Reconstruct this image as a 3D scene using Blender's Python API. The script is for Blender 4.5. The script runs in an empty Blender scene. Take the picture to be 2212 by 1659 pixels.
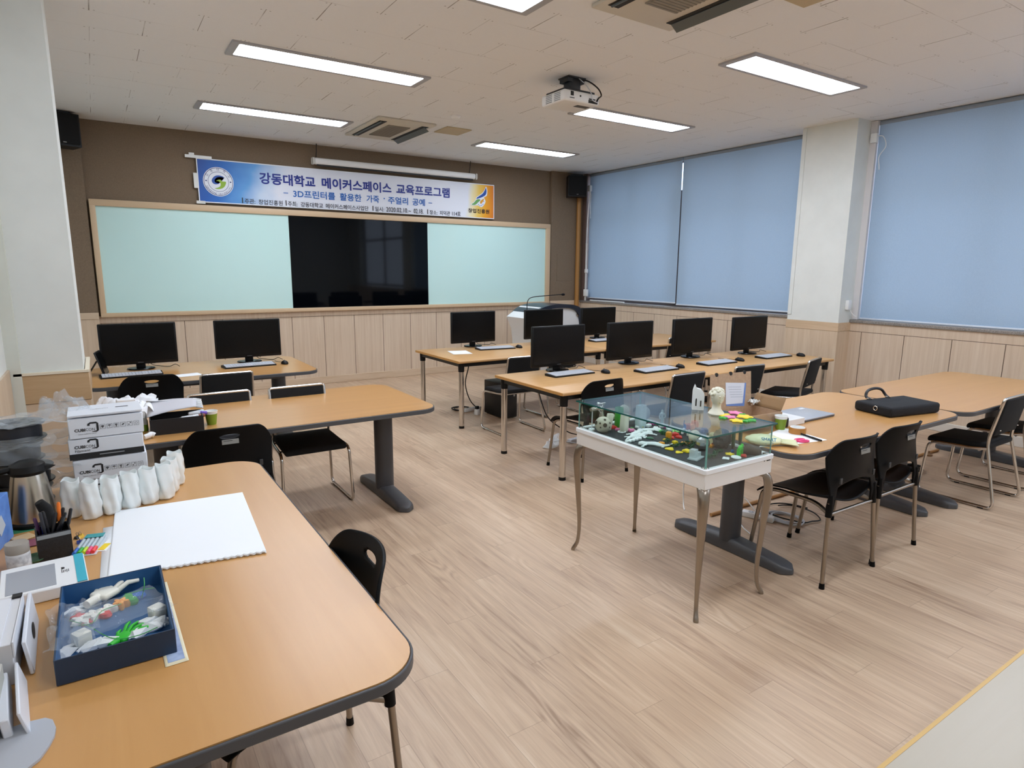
import bpy, bmesh, math, random
from mathutils import Vector, Matrix, Euler
C = bpy.context.scene.collection
SC = bpy.context.scene
PI = math.pi
random.seed(7)

# ---------------------------------------------------------------- camera
def set_camera():
    cd = bpy.data.cameras.new('camera'); co = bpy.data.objects.new('camera', cd); C.objects.link(co)
    cd.sensor_fit = 'HORIZONTAL'; cd.sensor_width = 36.0; cd.lens = 1356.4 / 2212 * 36.0
    cd.clip_start = 0.05; cd.clip_end = 100
    yaw, pitch, roll = math.radians(33.31), math.radians(10.40), math.radians(0.45)
    f = Vector((math.sin(yaw)*math.cos(pitch), math.cos(yaw)*math.cos(pitch), -math.sin(pitch)))
    r = Vector((math.cos(yaw), -math.sin(yaw), 0)); u = r.cross(f)
    r2 = math.cos(roll)*r + math.sin(roll)*u; u2 = -math.sin(roll)*r + math.cos(roll)*u
    co.matrix_world = Matrix(((r2.x, u2.x, -f.x, 0), (r2.y, u2.y, -f.y, 0), (r2.z, u2.z, -f.z, 1.65), (0, 0, 0, 1)))
    SC.camera = co
set_camera()

# ---------------------------------------------------------------- world, exposure
w = bpy.data.worlds.new('world'); SC.world = w; w.use_nodes = True
w.node_tree.nodes['Background'].inputs[0].default_value = (0.62, 0.74, 0.95, 1)
w.node_tree.nodes['Background'].inputs[1].default_value = 3.0
LAMP = 25.5                      # emission of the ceiling panels
SC.view_settings.view_transform = 'Standard'
SC.view_settings.look = 'None'
SC.view_settings.gamma = 1.0
SC.view_settings.exposure = 0.0
SC.cycles.use_denoising = True
SC.cycles.max_bounces = 10
SC.cycles.diffuse_bounces = 5
SC.cycles.transparent_max_bounces = 16
SC.cycles.caustics_reflective = False
SC.cycles.caustics_refractive = False
SC.cycles.sample_clamp_indirect = 6.0

# room measures (metres, origin on the floor under the camera)
YF, XR, XL, YB, ZC = 8.934, 7.306, -0.46, -3.6, 3.279
# ---------------------------------------------------------------- helpers
def lin(h):
    if isinstance(h, str):
        h = h.lstrip('#'); c = [int(h[i:i+2], 16)/255 for i in (0, 2, 4)]
    else: c = [v/255 for v in h]
    return tuple(v/12.92 if v <= 0.04045 else ((v+0.055)/1.055)**2.4 for v in c) + (1.0,)
MATS = {}
def mat(name, col, rough=0.5, metal=0.0, **kw):
    if name in MATS: return MATS[name]
    m = bpy.data.materials.new(name); m.use_nodes = True
    b = m.node_tree.nodes['Principled BSDF']
    b.inputs['Base Color'].default_value = lin(col); b.inputs['Roughness'].default_value = rough; b.inputs['Metallic'].default_value = metal
    for k, v in kw.items():
        k = k.replace('_', ' ')
        b.inputs[k].default_value = v
    MATS[name] = m; return m
class NT:
    """small node-graph writer"""
    def __init__(s, m): s.t = m.node_tree; s.n = s.t.nodes; s.l = s.t.links; s.b = s.n['Principled BSDF']
    def node(s, typ, ins=None, **at):
        x = s.n.new(typ)
        for k, v in at.items(): setattr(x, k, v)
        for k, v in (ins or {}).items(): s.put(x.inputs[k], v)
        return x
    def put(s, sock, v):
        if hasattr(v, 'is_output') or hasattr(v, 'links'): s.l.new(v, sock)
        else: sock.default_value = v
    def m(s, op, a, b=0.0, c=None):
        x = s.n.new('ShaderNodeMath'); x.operation = op; s.put(x.inputs[0], a); s.put(x.inputs[1], b)
        if c is not None: s.put(x.inputs[2], c)
        return x.outputs[0]
    def obj(s): return s.n.new('ShaderNodeTexCoord').outputs['Object']
    def xyz(s, v): x = s.node('ShaderNodeSeparateXYZ', {0: v}); return x.outputs
    def vec(s, x, y, z): return s.node('ShaderNodeCombineXYZ', {0: x, 1: y, 2: z}).outputs[0]
    def mapv(s, v, sc=(1, 1, 1), rot=(0, 0, 0)):
        return s.node('ShaderNodeMapping', {'Vector': v, 'Scale': sc, 'Rotation': rot}).outputs[0]
    def noise(s, v, scale, detail=3.0, rough=0.5, dist=0.0):
        return s.node('ShaderNodeTexNoise', {'Vector': v, 'Scale': scale, 'Detail': detail, 'Roughness': rough, 'Distortion': dist}).outputs[0]
    def ramp(s, f, stops):
        r = s.node('ShaderNodeValToRGB', {0: f}); e = r.color_ramp.elements
        while len(e) < len(stops): e.new(0.5)
        for i, (p, c) in enumerate(stops): e[i].position = p; e[i].color = lin(c) if not isinstance(c, tuple) or len(c) == 3 else c
        return r.outputs[0]
    def mix(s, f, a, b, blend='MIX'):
        x = s.n.new('ShaderNodeMix'); x.data_type = 'RGBA'; x.blend_type = blend
        s.put(x.inputs[0], f); s.put(x.inputs[6], a if hasattr(a, 'links') else lin(a)); s.put(x.inputs[7], b if hasattr(b, 'links') else lin(b))
        return x.outputs[2]
    def col(s, c): s.put(s.b.inputs['Base Color'], c)
    def bump(s, h, strength=0.2, dist=0.01):
        s.l.new(s.node('ShaderNodeBump', {'Height': h, 'Strength': strength, 'Distance': dist}).outputs[0], s.b.inputs['Normal'])
def wood(name, light, dark, axis=0, scale=1.0, rough=0.4, amount=1.0):
    """laminate with a straight grain along axis"""
    if name in MATS: return MATS[name]
    m = mat(name, light, rough); g = NT(m)
    sc = [14*scale]*3; sc[axis] = 0.9*scale
    v = g.mapv(g.obj(), tuple(sc))
    f = g.noise(v, 1.6, 5, 0.6, 0.6); f2 = g.noise(g.mapv(g.obj(), (1.3, 1.3, 1.3)), 1.0, 2)
    f = g.m('ADD', g.m('MULTIPLY', f, 0.75), g.m('MULTIPLY', f2, 0.25))
    g.col(g.ramp(f, [(0.5-0.22/amount, dark), (0.5+0.18/amount, light)]))
    return m
class MB:
    """collects shapes; build() links them as ONE mesh object"""
    def __init__(s): s.bm = bmesh.new(); s.mi = 0
    def _done(s, fs, M=None, vs=None):
        for f in fs: f.material_index = s.mi
        if M is not None:
            if vs is None: vs = {v for f in fs for v in f.verts}
            bmesh.ops.transform(s.bm, matrix=M, verts=list(vs))
    def box(s, c, d, bev=0.0, seg=2, rot=None, M=None):
        r = bmesh.ops.create_cube(s.bm, size=1.0); vs = r['verts']
        for v in vs: v.co = Vector((v.co.x*d[0], v.co.y*d[1], v.co.z*d[2]))
        fs = list({f for v in vs for f in v.link_faces})
        if bev > 0:
            es = list({e for v in vs for e in v.link_edges})
            rb = bmesh.ops.bevel(s.bm, geom=es, offset=bev, segments=seg, affect='EDGES', profile=0.5)
            fs = list({f for f in rb['faces']} | {f for f in fs if f.is_valid}); 
            vs = {v for f in fs for v in f.verts}; fs = list({f for v in vs for f in v.link_faces})
        T = Matrix.Translation(c)
        if rot is not None: T = T @ Euler(rot).to_matrix().to_4x4()
        if M is not None: T = M @ T
        s._done(fs, T); return s
    def tube(s, pts, r, seg=10, closed=False, cap=True, flat=1.0, M=None):
        pts = [Vector(p) for p in pts]; n = len(pts)
        rs = r if isinstance(r, (list, tuple)) else [r]*n
        tans = []
        for i in range(n):
            a = pts[i-1] if (i > 0 or closed) else pts[i]; b = pts[(i+1) % n] if (i < n-1 or closed) else pts[i]
            d = (b-a); tans.append(d.normalized() if d.length > 1e-9 else Vector((0, 0, 1)))
        t0 = tans[0]; up = Vector((0, 0, 1)) if abs(t0.z) < 0.9 else Vector((0, 1, 0))
        nrm = (up - t0*up.dot(t0)).normalized(); rings = []
        for i in range(n):
            t = tans[i]; nrm = (nrm - t*nrm.dot(t)); nrm = nrm.normalized() if nrm.length > 1e-6 else t.orthogonal().normalized()
            bi = t.cross(nrm)
            rings.append([s.bm.verts.new(pts[i] + nrm*rs[i]*flat*math.sin(2*PI*k/seg) + bi*rs[i]*math.cos(2*PI*k/seg)) for k in range(seg)])
        fs = []
        for i in range(n if closed else n-1):
            A, B = rings[i], rings[(i+1) % n]
            for k in range(seg): fs.append(s.bm.faces.new((A[k], A[(k+1) % seg], B[(k+1) % seg], B[k])))
        if cap and not closed:
            fs.append(s.bm.faces.new(rings[0][::-1])); fs.append(s.bm.faces.new(rings[-1]))
        s._done(fs, M); return s
    def cyl(s, p0, p1, r0, r1=None, seg=20, M=None):
        return s.tube([p0, p1], [r0, r0 if r1 is None else r1], seg, M=M)
    def lathe(s, prof, seg=24, c=(0, 0, 0), M=None, fn=None, cap=True):
        rings = []
        for (r, z) in prof:
            ring = []
            for k in range(seg):
                a = 2*PI*k/seg; rr = r if fn is None else fn(r, a, z)
                ring.append(s.bm.verts.new((c[0]+rr*math.cos(a), c[1]+rr*math.sin(a), c[2]+z)))
            rings.append(ring)
        fs = []
        for A, B in zip(rings, rings[1:]):
            for k in range(seg): fs.append(s.bm.faces.new((A[k], A[(k+1) % seg], B[(k+1) % seg], B[k])))
        if cap:
            if prof[0][0] > 1e-5: fs.append(s.bm.faces.new(rings[0][::-1]))
            if prof[-1][0] > 1e-5: fs.append(s.bm.faces.new(rings[-1]))
        s._done(fs, M); return s
    def prism(s, out, z0, z1, M=None, top_in=0.0):
        cx = sum(p[0] for p in out)/len(out); cy = sum(p[1] for p in out)/len(out)
        a = [s.bm.verts.new((x, y, z0)) for x, y in out]
        k = 1.0-top_in
        b = [s.bm.verts.new((cx+(x-cx)*k, cy+(y-cy)*k, z1)) for x, y in out]
        n = len(out); fs = [s.bm.faces.new((a[i], a[(i+1) % n], b[(i+1) % n], b[i])) for i in range(n)]
        fs.append(s.bm.faces.new(a[::-1])); fs.append(s.bm.faces.new(b))
        s._done(fs, M); return s
    def ring_prism(s, out, inn, z0, z1, M=None):
        n = len(out); V = [[s.bm.verts.new((p[0], p[1], z)) for p in q] for q in (out, inn) for z in (z0, z1)]
        oa, ob, ia, ib = V; fs = []
        for i in range(n):
            j = (i+1) % n
            fs += [s.bm.faces.new((oa[i], oa[j], ob[j], ob[i])), s.bm.faces.new((ia[j], ia[i], ib[i], ib[j])),
                   s.bm.faces.new((ob[i], ob[j], ib[j], ib[i])), s.bm.faces.new((oa[j], oa[i], ia[i], ia[j]))]
        s._done(fs, M); return s
    def ball(s, c, r, u=16, v=10, M=None, fn=None):
        r = (r, r, r) if not isinstance(r, (tuple, list)) else r
        q = bmesh.ops.create_uvsphere(s.bm, u_segments=u, v_segments=v, radius=1.0); vs = q['verts']
        for x in vs:
            k = fn(x.co) if fn else 1.0
            x.co = Vector((x.co.x*r[0]*k + c[0], x.co.y*r[1]*k + c[1], x.co.z*r[2]*k + c[2]))
        s._done(list({f for x in vs for f in x.link_faces}), M, vs); return s
    def grid(s, f, nu, nv, keep=None, M=None):
        V = [[s.bm.verts.new(f(i/nu, j/nv)) for j in range(nv+1)] for i in range(nu+1)]; fs = []
        for i in range(nu):
            for j in range(nv):
                if keep is None or keep((i+0.5)/nu, (j+0.5)/nv):
                    fs.append(s.bm.faces.new((V[i][j], V[i+1][j], V[i+1][j+1], V[i][j+1])))
        for row in V:
            for v in row:
                if not v.link_faces: s.bm.verts.remove(v)
        s._done(fs, M); return s
    def loft(s, rings, M=None, cap=True):
        R = [[s.bm.verts.new(p) for p in q] for q in rings]; n = len(R[0]); fs = []
        for A, B in zip(R, R[1:]):
            for k in range(n): fs.append(s.bm.faces.new((A[k], A[(k+1) % n], B[(k+1) % n], B[k])))
        if cap: fs.append(s.bm.faces.new(R[0][::-1])); fs.append(s.bm.faces.new(R[-1]))
        s._done(fs, M); return s
    def hull(s, pts, M=None):
        vs = [s.bm.verts.new(p) for p in pts]; r = bmesh.ops.convex_hull(s.bm, input=vs)
        fs = [g for g in r['geom'] if isinstance(g, bmesh.types.BMFace)]
        dead = [g for g in r['geom_interior'] if isinstance(g, bmesh.types.BMVert)]
        s._done(fs, M, [v for v in vs if v not in dead])
        if dead: bmesh.ops.delete(s.bm, geom=dead, context='VERTS')
        return s
    def text(s, body, size, M, depth=0.0, width=None, align='LEFT', bold=0.0, height=None):
        cu = bpy.data.curves.new('lettering', 'FONT'); cu.body = body; cu.size = size; cu.align_x = align; cu.extrude = depth
        cu.resolution_u = 3
        ob = bpy.data.objects.new('lettering', cu); C.objects.link(ob)
        me = bpy.data.meshes.new_from_object(ob.evaluated_get(bpy.context.evaluated_depsgraph_get()))
        xs = [v.co.x for v in me.vertices]; ys = [v.co.y for v in me.vertices]
        sx = 1.0 if width is None else width/max(1e-6, max(xs)-min(xs)); sy = 1.0 if height is None else height/max(1e-6, max(ys)-min(ys))
        x0 = min(xs) if width is not None else 0.0
        me.transform(M @ Matrix.Diagonal((sx, sy, 1, 1)) @ Matrix.Translation((-x0, 0, 0)))
        if bold:   # heavier strokes: the same glyphs again, a hair to each side
            base = me.copy(); nz = (M.to_3x3() @ Vector((0, 0, 1))).normalized()
            for k, (ox, oy) in enumerate(((bold, 0), (-bold, 0), (0, bold), (0, -bold), (bold*0.7, bold*0.7), (-bold*0.7, -bold*0.7), (-bold*0.7, bold*0.7), (bold*0.7, -bold*0.7))):
                c = base.copy(); c.transform(Matrix.Translation(M.to_3x3() @ Vector((ox, oy, 0)) + nz*0.00004*(k+1))); s.bm.from_mesh(c); bpy.data.meshes.remove(c)
            bpy.data.meshes.remove(base)
        n0 = len(s.bm.faces); s.bm.from_mesh(me); s.bm.faces.ensure_lookup_table()
        for f in s.bm.faces[n0:]: f.material_index = s.mi
        bpy.data.objects.remove(ob); bpy.data.curves.remove(cu); bpy.data.meshes.remove(me); return s
    def warp(s, fn):
        for v in s.bm.verts: v.co = Vector(fn(v.co))
        return s
    def build(s, name, m, parent=None, angle=38, loc=None, rot=None, recalc=True):
        if recalc: bmesh.ops.recalc_face_normals(s.bm, faces=s.bm.faces[:])
        ca = math.radians(angle)
        for f in s.bm.faces: f.smooth = True
        for e in s.bm.edges:
            if len(e.link_faces) == 2 and e.calc_face_angle(0) > ca: e.smooth = False
        me = bpy.data.meshes.new(name); s.bm.to_mesh(me); s.bm.free()
        for x in (m if isinstance(m, (list, tuple)) else [m]): me.materials.append(x)
        o = bpy.data.objects.new(name, me); C.objects.link(o)
        if parent is not None: o.parent = parent
        if loc is not None: o.location = loc
        if rot is not None: o.rotation_euler = rot
        return o
def tag(o, label=None, cat=None, group=None, kind=None):
    if label: o['label'] = label
    if cat: o['category'] = cat
    if group: o['group'] = group
    if kind: o['kind'] = kind
    return o
def thing(name, label, cat, loc=(0, 0, 0), rz=0.0, group=None):
    o = bpy.data.objects.new(name, None); C.objects.link(o); o.empty_display_size = 0.05
    o.location = loc; o.rotation_euler = (0, 0, rz)
    return tag(o, label, cat, group)
def struct(name, mb, m, **k): return tag(mb.build(name, m, **k), kind='structure')
def copy_tree(o, parent=None):
    c = o.copy(); C.objects.link(c)
    if parent is not None: c.parent = parent
    for ch in list(o.children): copy_tree(ch, c)
    return c
def repeat(proto, i, loc, rz=0.0, label=None, group=None, rot=None):
    """first time the prototype itself, then a copy of it with its parts"""
    o = proto if i == 0 else copy_tree(proto)
    o.location = loc; o.rotation_euler = rot if rot is not None else (0, 0, rz)
    return tag(o, label, None, group)
def rrect(x0, x1, y0, y1, r, n=8):
    p = []
    for cx, cy, a0 in ((x1-r, y1-r, 0), (x0+r, y1-r, PI/2), (x0+r, y0+r, PI), (x1-r, y0+r, 3*PI/2)):
        for k in range(n+1): p.append((cx+r*math.cos(a0+PI/2*k/n), cy+r*math.sin(a0+PI/2*k/n)))
    return p
def arc(c, r, a0, a1, n=8, plane='xz', off=0.0):
    q = []
    for k in range(n+1):
        a = a0+(a1-a0)*k/n; u, v = c[0]+r*math.cos(a), c[1]+r*math.sin(a)
        q.append((u, off, v) if plane == 'xz' else (off, u, v) if plane == 'yz' else (u, v, off))
    return q
def fillet(pts, r, n=5):
    """round the corners of a polyline"""
    pts = [Vector(p) for p in pts]; out = [pts[0]]
    for a, b, c in zip(pts, pts[1:], pts[2:]):
        d1 = (a-b); d2 = (c-b); q = min(r, d1.length*0.48, d2.length*0.48)
        p, s = b+d1.normalized()*q, b+d2.normalized()*q
        for k in range(n+1):
            t = k/n; out.append(p*(1-t)**2 + b*2*t*(1-t) + s*t*t)
    return out + [pts[-1]]
def spline(pts, n=8):
    P = [Vector(p) for p in pts]; P = [P[0]*2-P[1]] + P + [P[-1]*2-P[-2]]; out = []
    for i in range(1, len(P)-2):
        for k in range(n):
            t = k/n; a, b, c, d = P[i-1:i+3]
            out.append(0.5*((2*b) + (c-a)*t + (2*a-5*b+4*c-d)*t*t + (3*b-a-3*c+d)*t**3))
    return out + [P[-2]]
# ---------------------------------------------------------------- materials
def make_floor():
    m = mat('vinyl_plank', '#b39a82', 0.38); g = NT(m); o = g.xyz(g.obj()); x, y = o[0], o[1]
    W, Ln = 0.155, 1.22
    row = g.m('FLOOR', g.m('DIVIDE', x, W))
    ys = g.m('ADD', y, g.m('MULTIPLY', g.m('FRACT', g.m('MULTIPLY', row, 0.377)), Ln))
    pl = g.m('FLOOR', g.m('DIVIDE', ys, Ln))
    wn = g.node('ShaderNodeTexWhiteNoise', {'Vector': g.vec(row, pl, 3.0)}, noise_dimensions='3D')
    rnd = wn.outputs[0]
    sx = g.m('ADD', x, g.m('MULTIPLY', rnd, 7.3)); sy = g.m('ADD', y, g.m('MULTIPLY', rnd, 31.0))
    grain = g.noise(g.vec(g.m('MULTIPLY', sx, 26.0), g.m('MULTIPLY', sy, 1.6), 0.0), 1.0, 6, 0.62, 0.9)
    fine = g.noise(g.vec(g.m('MULTIPLY', sx, 120.0), g.m('MULTIPLY', sy, 4.0), 0.0), 1.0, 3, 0.6)
    # cathedral figure: contour lines of a stretched noise, only in places
    cath = g.noise(g.vec(g.m('MULTIPLY', sx, 7.0), g.m('MULTIPLY', sy, 1.1), 2.0), 1.0, 1.5, 0.4)
    band = g.m('SINE', g.m('MULTIPLY', cath, 95.0))
    place = g.node('ShaderNodeMapRange', {0: g.noise(g.vec(g.m('MULTIPLY', sx, 3.0), g.m('MULTIPLY', sy, 0.8), 9.0), 1.0, 2), 1: 0.56, 2: 0.68}).outputs[0]
    patch = g.noise(g.mapv(g.obj(), (2.2, 0.9, 1)), 1.0, 3, 0.55)
    f = g.m('ADD', g.m('MULTIPLY', grain, 0.62), g.m('MULTIPLY', fine, 0.16))
    f = g.m('ADD', f, g.m('MULTIPLY', patch, 0.30)); f = g.m('SUBTRACT', f, 0.04)
    f = g.m('ADD', f, g.m('MULTIPLY', g.m('SUBTRACT', rnd, 0.5), 0.10))
    f = g.m('ADD', f, g.m('MULTIPLY', g.m('MULTIPLY', band, place), 0.075))
    c = g.ramp(f, [(0.25, '#8e7159'), (0.42, '#b79c82'), (0.54, '#c7ac90'), (0.74, '#d9c4aa')])
    ex = g.m('ABSOLUTE', g.m('SUBTRACT', g.m('FRACT', g.m('DIVIDE', x, W)), 0.5))
    ey = g.m('ABSOLUTE', g.m('SUBTRACT', g.m('FRACT', g.m('DIVIDE', ys, Ln)), 0.5))
    seam = g.m('MAXIMUM', g.m('GREATER_THAN', ex, 0.5-0.0012/W), g.m('GREATER_THAN', ey, 0.5-0.0012/Ln))
    g.col(g.mix(g.m('MULTIPLY', seam, 0.35), c, '#5d4636'))
    g.put(g.b.inputs['Roughness'], g.m('ADD', 0.34, g.m('MULTIPLY', grain, 0.14)))
    return m
def make_ceiling():
    m = mat('ceiling_tile', '#cfc6bc', 0.9); g = NT(m); o = g.xyz(g.obj()); x, y = o[0], o[1]
    W, Hh = 0.637, 0.337
    yy = g.m('DIVIDE', g.m('SUBTRACT', y, 6.243), Hh); row = g.m('FLOOR', yy); fy = g.m('FRACT', yy)
    xx = g.m('ADD', g.m('DIVIDE', g.m('SUBTRACT', x, 0.128), W), g.m('MULTIPLY', row, 0.5))
    colm = g.m('FLOOR', g.m('ADD', xx, 0.5)); fx = g.m('SUBTRACT', g.m('FRACT', g.m('ADD', xx, 0.5)), 0.5)
    dx = g.m('MULTIPLY', g.m('ABSOLUTE', fx), W)
    rn = g.node('ShaderNodeTexWhiteNoise', {'Vector': g.vec(row, colm, 1.0)}, noise_dimensions='3D').outputs[0]
    n1 = g.noise(g.mapv(g.obj(), (3, 3, 3)), 1.0, 3)
    joint = g.m('MULTIPLY', g.m('LESS_THAN', dx, g.m('MULTIPLY', 0.0042, rn)), g.node('ShaderNodeMapRange', {0: n1, 1: 0.3, 2: 0.6}).outputs[0])
    ey = g.m('ABSOLUTE', g.m('SUBTRACT', fy, 0.5))
    long_ = g.m('MULTIPLY', g.m('GREATER_THAN', ey, 0.5-0.0022/Hh), g.node('ShaderNodeMapRange', {0: g.noise(g.mapv(g.obj(), (1.6, 3, 3)), 1.0, 3), 1: 0.48, 2: 0.72, 4: 0.55}).outputs[0])
    ddx = g.m('SUBTRACT', dx, 0.028); ddy = g.m('MULTIPLY', g.m('SUBTRACT', ey, 0.44), Hh)
    dots = g.m('MULTIPLY', g.m('LESS_THAN', g.m('ADD', g.m('MULTIPLY', ddx, ddx), g.m('MULTIPLY', ddy, ddy)), 0.000035), 0.5)
    mark = g.m('MAXIMUM', g.m('MULTIPLY', joint, 0.85), g.m('MAXIMUM', long_, dots))
    speck = g.noise(g.mapv(g.obj(), (60, 60, 60)), 1.0, 2)
    base = g.mix(g.m('MULTIPLY', speck, 0.25), '#eceef0', '#dfe0e2')
    g.col(g.mix(mark, base, '#5a5048'))
    return m
def make_panel(name, axis, off, pitch, zrail, light='#dccab4', dark='#c8b198'):
    """wainscot veneer with upright joints every pitch and one joint under the top rail"""
    m = mat(name, light, 0.45); g = NT(m); o = g.xyz(g.obj())
    sc = (22, 22, 0.8); f = g.noise(g.mapv(g.obj(), sc), 1.5, 5, 0.62, 0.5)
    f = g.m('ADD', g.m('MULTIPLY', f, 0.8), g.m('MULTIPLY', g.noise(g.obj(), 1.2, 2), 0.2))
    c = g.ramp(f, [(0.3, dark), (0.68, light)])
    t = g.m('ABSOLUTE', g.m('SUBTRACT', g.m('FRACT', g.m('ADD', g.m('DIVIDE', g.m('SUBTRACT', o[axis], off), pitch), 0.5)), 0.5))
    j = g.m('MULTIPLY', g.m('LESS_THAN', t, 0.0035/pitch), g.m('LESS_THAN', o[2], zrail))
    j = g.m('MAXIMUM', j, g.m('LESS_THAN', g.m('ABSOLUTE', g.m('SUBTRACT', o[2], zrail)), 0.0028))
    g.col(g.mix(j, c, '#5b4636')); return m
def noisy(name, a, b, scale, rough=0.8, detail=4, bump=0.0):
    m = mat(name, a, rough); g = NT(m); f = g.noise(g.mapv(g.obj(), (scale,)*3), 1.0, detail, 0.6)
    g.col(g.ramp(f, [(0.35, b), (0.65, a)]))
    if bump: g.bump(f, bump)
    return m
FLOOR = make_floor(); CEIL = make_ceiling()
PANF = make_panel('wainscot_front_veneer', 0, 2.225, 0.442, 0.97)
PANR = make_panel('wainscot_right_veneer', 1, 3.813, 0.462, 0.968)
WOODT = wood('ash_trim', '#d9c5ac', '#c6ad90', 0, 1.2)
WOODV = wood('ash_trim_upright', '#d9c5ac', '#c6ad90', 2, 1.2)
BROWN = noisy('brown_wall_fabric', '#85735f', '#7b6a57', 90, 0.95, 3, 0.12)
WHITEW = noisy('white_wall_paint', '#e2e6e2', '#dce0dc', 3, 0.75)
CREAMW = noisy('cream_wall_paint', '#dfe2d8', '#d7dad0', 3, 0.8)
BLIND = noisy('blue_grey_blind_cloth', '#a9c1d8', '#a1b9d1', 160, 0.85, 2, 0.05)
def translucent(m, f, tint):
    t = m.node_tree; b = t.nodes['Principled BSDF']; o = next(n for n in t.nodes if n.type == 'OUTPUT_MATERIAL')
    tr = t.nodes.new('ShaderNodeBsdfTranslucent'); tr.inputs[0].default_value = lin(tint); mx = t.nodes.new('ShaderNodeMixShader'); mx.inputs[0].default_value = f
    t.links.new(b.outputs[0], mx.inputs[1]); t.links.new(tr.outputs[0], mx.inputs[2]); t.links.new(mx.outputs[0], o.inputs[0])
translucent(BLIND, 0.10, '#9fb2c4')
GRAN = noisy('granite_sill', '#a09a94', '#6f6a66', 140, 0.35, 3)
BEECH = wood('beech_laminate', '#cf9d60', '#c18d50', 0, 0.55, 0.30, 0.8)
BEECHY = wood('beech_laminate_lengthwise', '#cf9d60', '#c18d50', 1, 0.55, 0.30, 0.8)
for q_ in (BEECH, BEECHY):
    q_.node_tree.nodes['Principled BSDF'].inputs['Coat Weight'].default_value = 0.3; q_.node_tree.nodes['Principled BSDF'].inputs['Coat Roughness'].default_value = 0.28
DESKW = wood('desk_laminate', '#d3a873', '#c1945e', 0, 1.0, 0.35, 0.9)
DESKE = mat('desk_edge', '#b98748', 0.45)
ASHT = wood('pale_ash_laminate', '#b9b1a2', '#aea492', 0, 0.5, 0.4, 0.8)
CHROME = mat('chrome', '#d5d0ca', 0.16, 1.0)
STEEL = mat('brushed_steel', '#a0968a', 0.30, 1.0)
GREYP = mat('grey_table_plastic', '#4c4d50', 0.42)
GREYM = mat('grey_table_metal', '#424347', 0.38, 0.1)
BLACKP = mat('black_plastic', '#0b0b0c', 0.45, Specular_IOR_Level=0.3)
CHAIRP = mat('black_chair_shell', '#070708', 0.5, Specular_IOR_Level=0.16)
BLACKG = mat('black_gloss_screen', '#050607', 0.25, Specular_IOR_Level=0.25)
BLACKM = mat('black_metal', '#0f1011', 0.45)
BLACKF = noisy('black_seat_fabric', '#0f1012', '#090a0b', 220, 0.9, 2, 0.1)
NAVYV = mat('blue_black_vinyl', '#262d38', 0.42)
WHITEP = mat('white_plastic', '#eceeee', 0.38)
GREYL = mat('light_grey_plastic', '#c9cdd4', 0.5)
LABELM = mat('silver_label', '#9b9c98', 0.4, 0.3)
PAPER = mat('white_paper', '#f2f5f8', 0.8)
DARKV = mat('dark_vent', '#23211e', 0.7)
def glassy(name, col, rough=0.0, ior=1.45):
    return mat(name, col, rough, 0.0, Transmission_Weight=1.0, IOR=ior)
def film(name, col, alpha, rough=0.15):
    m = mat(name, col, rough); m.node_tree.nodes['Principled BSDF'].inputs['Alpha'].default_value = alpha; return m
def solid(col, rough=0.5, **k):
    return mat('plastic_'+col.lstrip('#'), col, rough, **k)
# ---------------------------------------------------------------- the setting
struct('floor', MB().box(((XL+XR)/2, (YB+YF)/2, -0.05), (XR-XL+0.8, YF-YB+0.6, 0.1)), FLOOR)
struct('ceiling', MB().box(((XL+XR)/2, (YB+YF)/2, ZC+0.05), (XR-XL+0.8, YF-YB+0.6, 0.1)), CEIL)
struct('wall_front', MB().box(((XL+XR)/2, YF+0.095, ZC/2), (XR-XL+0.8, 0.15, ZC)), BROWN)
struct('wall_left', MB().box((XL-0.1, (YB+YF)/2, ZC/2), (0.2, YF-YB+0.3, ZC)), WHITEW)
struct('wall_back', MB().box(((XL+XR)/2, YB-0.1, ZC/2), (XR-XL+0.8, 0.2, ZC)), WHITEW)
b = MB(); b.box((XR+0.11, (YB+YF)/2, 0.535), (0.20, YF-YB, 1.07)); b.box((XR+0.11, 1.3, ZC/2), (0.20, 0.6, ZC)); b.box((XR+0.11, (YB-2.4)/2, ZC/2), (0.20, -2.4-YB, ZC))
struct('wall_right', b, CREAMW)
# front wainscot, pilasters, skirting
struct('trim_1', MB().box(((XL+XR)/2, YF+0.01, 0.58), (XR-XL, 0.02, 0.95)), PANF)
struct('baseboard_front', MB().box(((XL+XR)/2, YF+0.004, 0.053), (XR-XL, 0.034, 0.106), 0.004, 1), WOODT)
for i, (x0, x1) in enumerate(((XL, 0.0), (6.625, XR))):
    struct('trim_%d' % (2+i), MB().box(((x0+x1)/2, YF-0.015, (1.10+ZC)/2), (x1-x0, 0.05, ZC-1.10)), BROWN)
    struct('trim_%d' % (4+i), MB().box(((x0+x1)/2, YF-0.02, 1.065), (x1-x0, 0.06, 0.075), 0.003, 1), WOODT)
    struct('trim_%d' % (6+i), MB().box(((x0+x1)/2, YF-0.015, 0.515), (x1-x0, 0.05, 1.03)), WOODV)
b = MB(); b.box((6.915, YF-0.0425, 1.675), (0.31, 0.006, 0.46), 0.002, 1)
tag(b.build('access_panel', BROWN), 'brown access panel flush in the wall right of the green-tinted board', 'panel')
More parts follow.
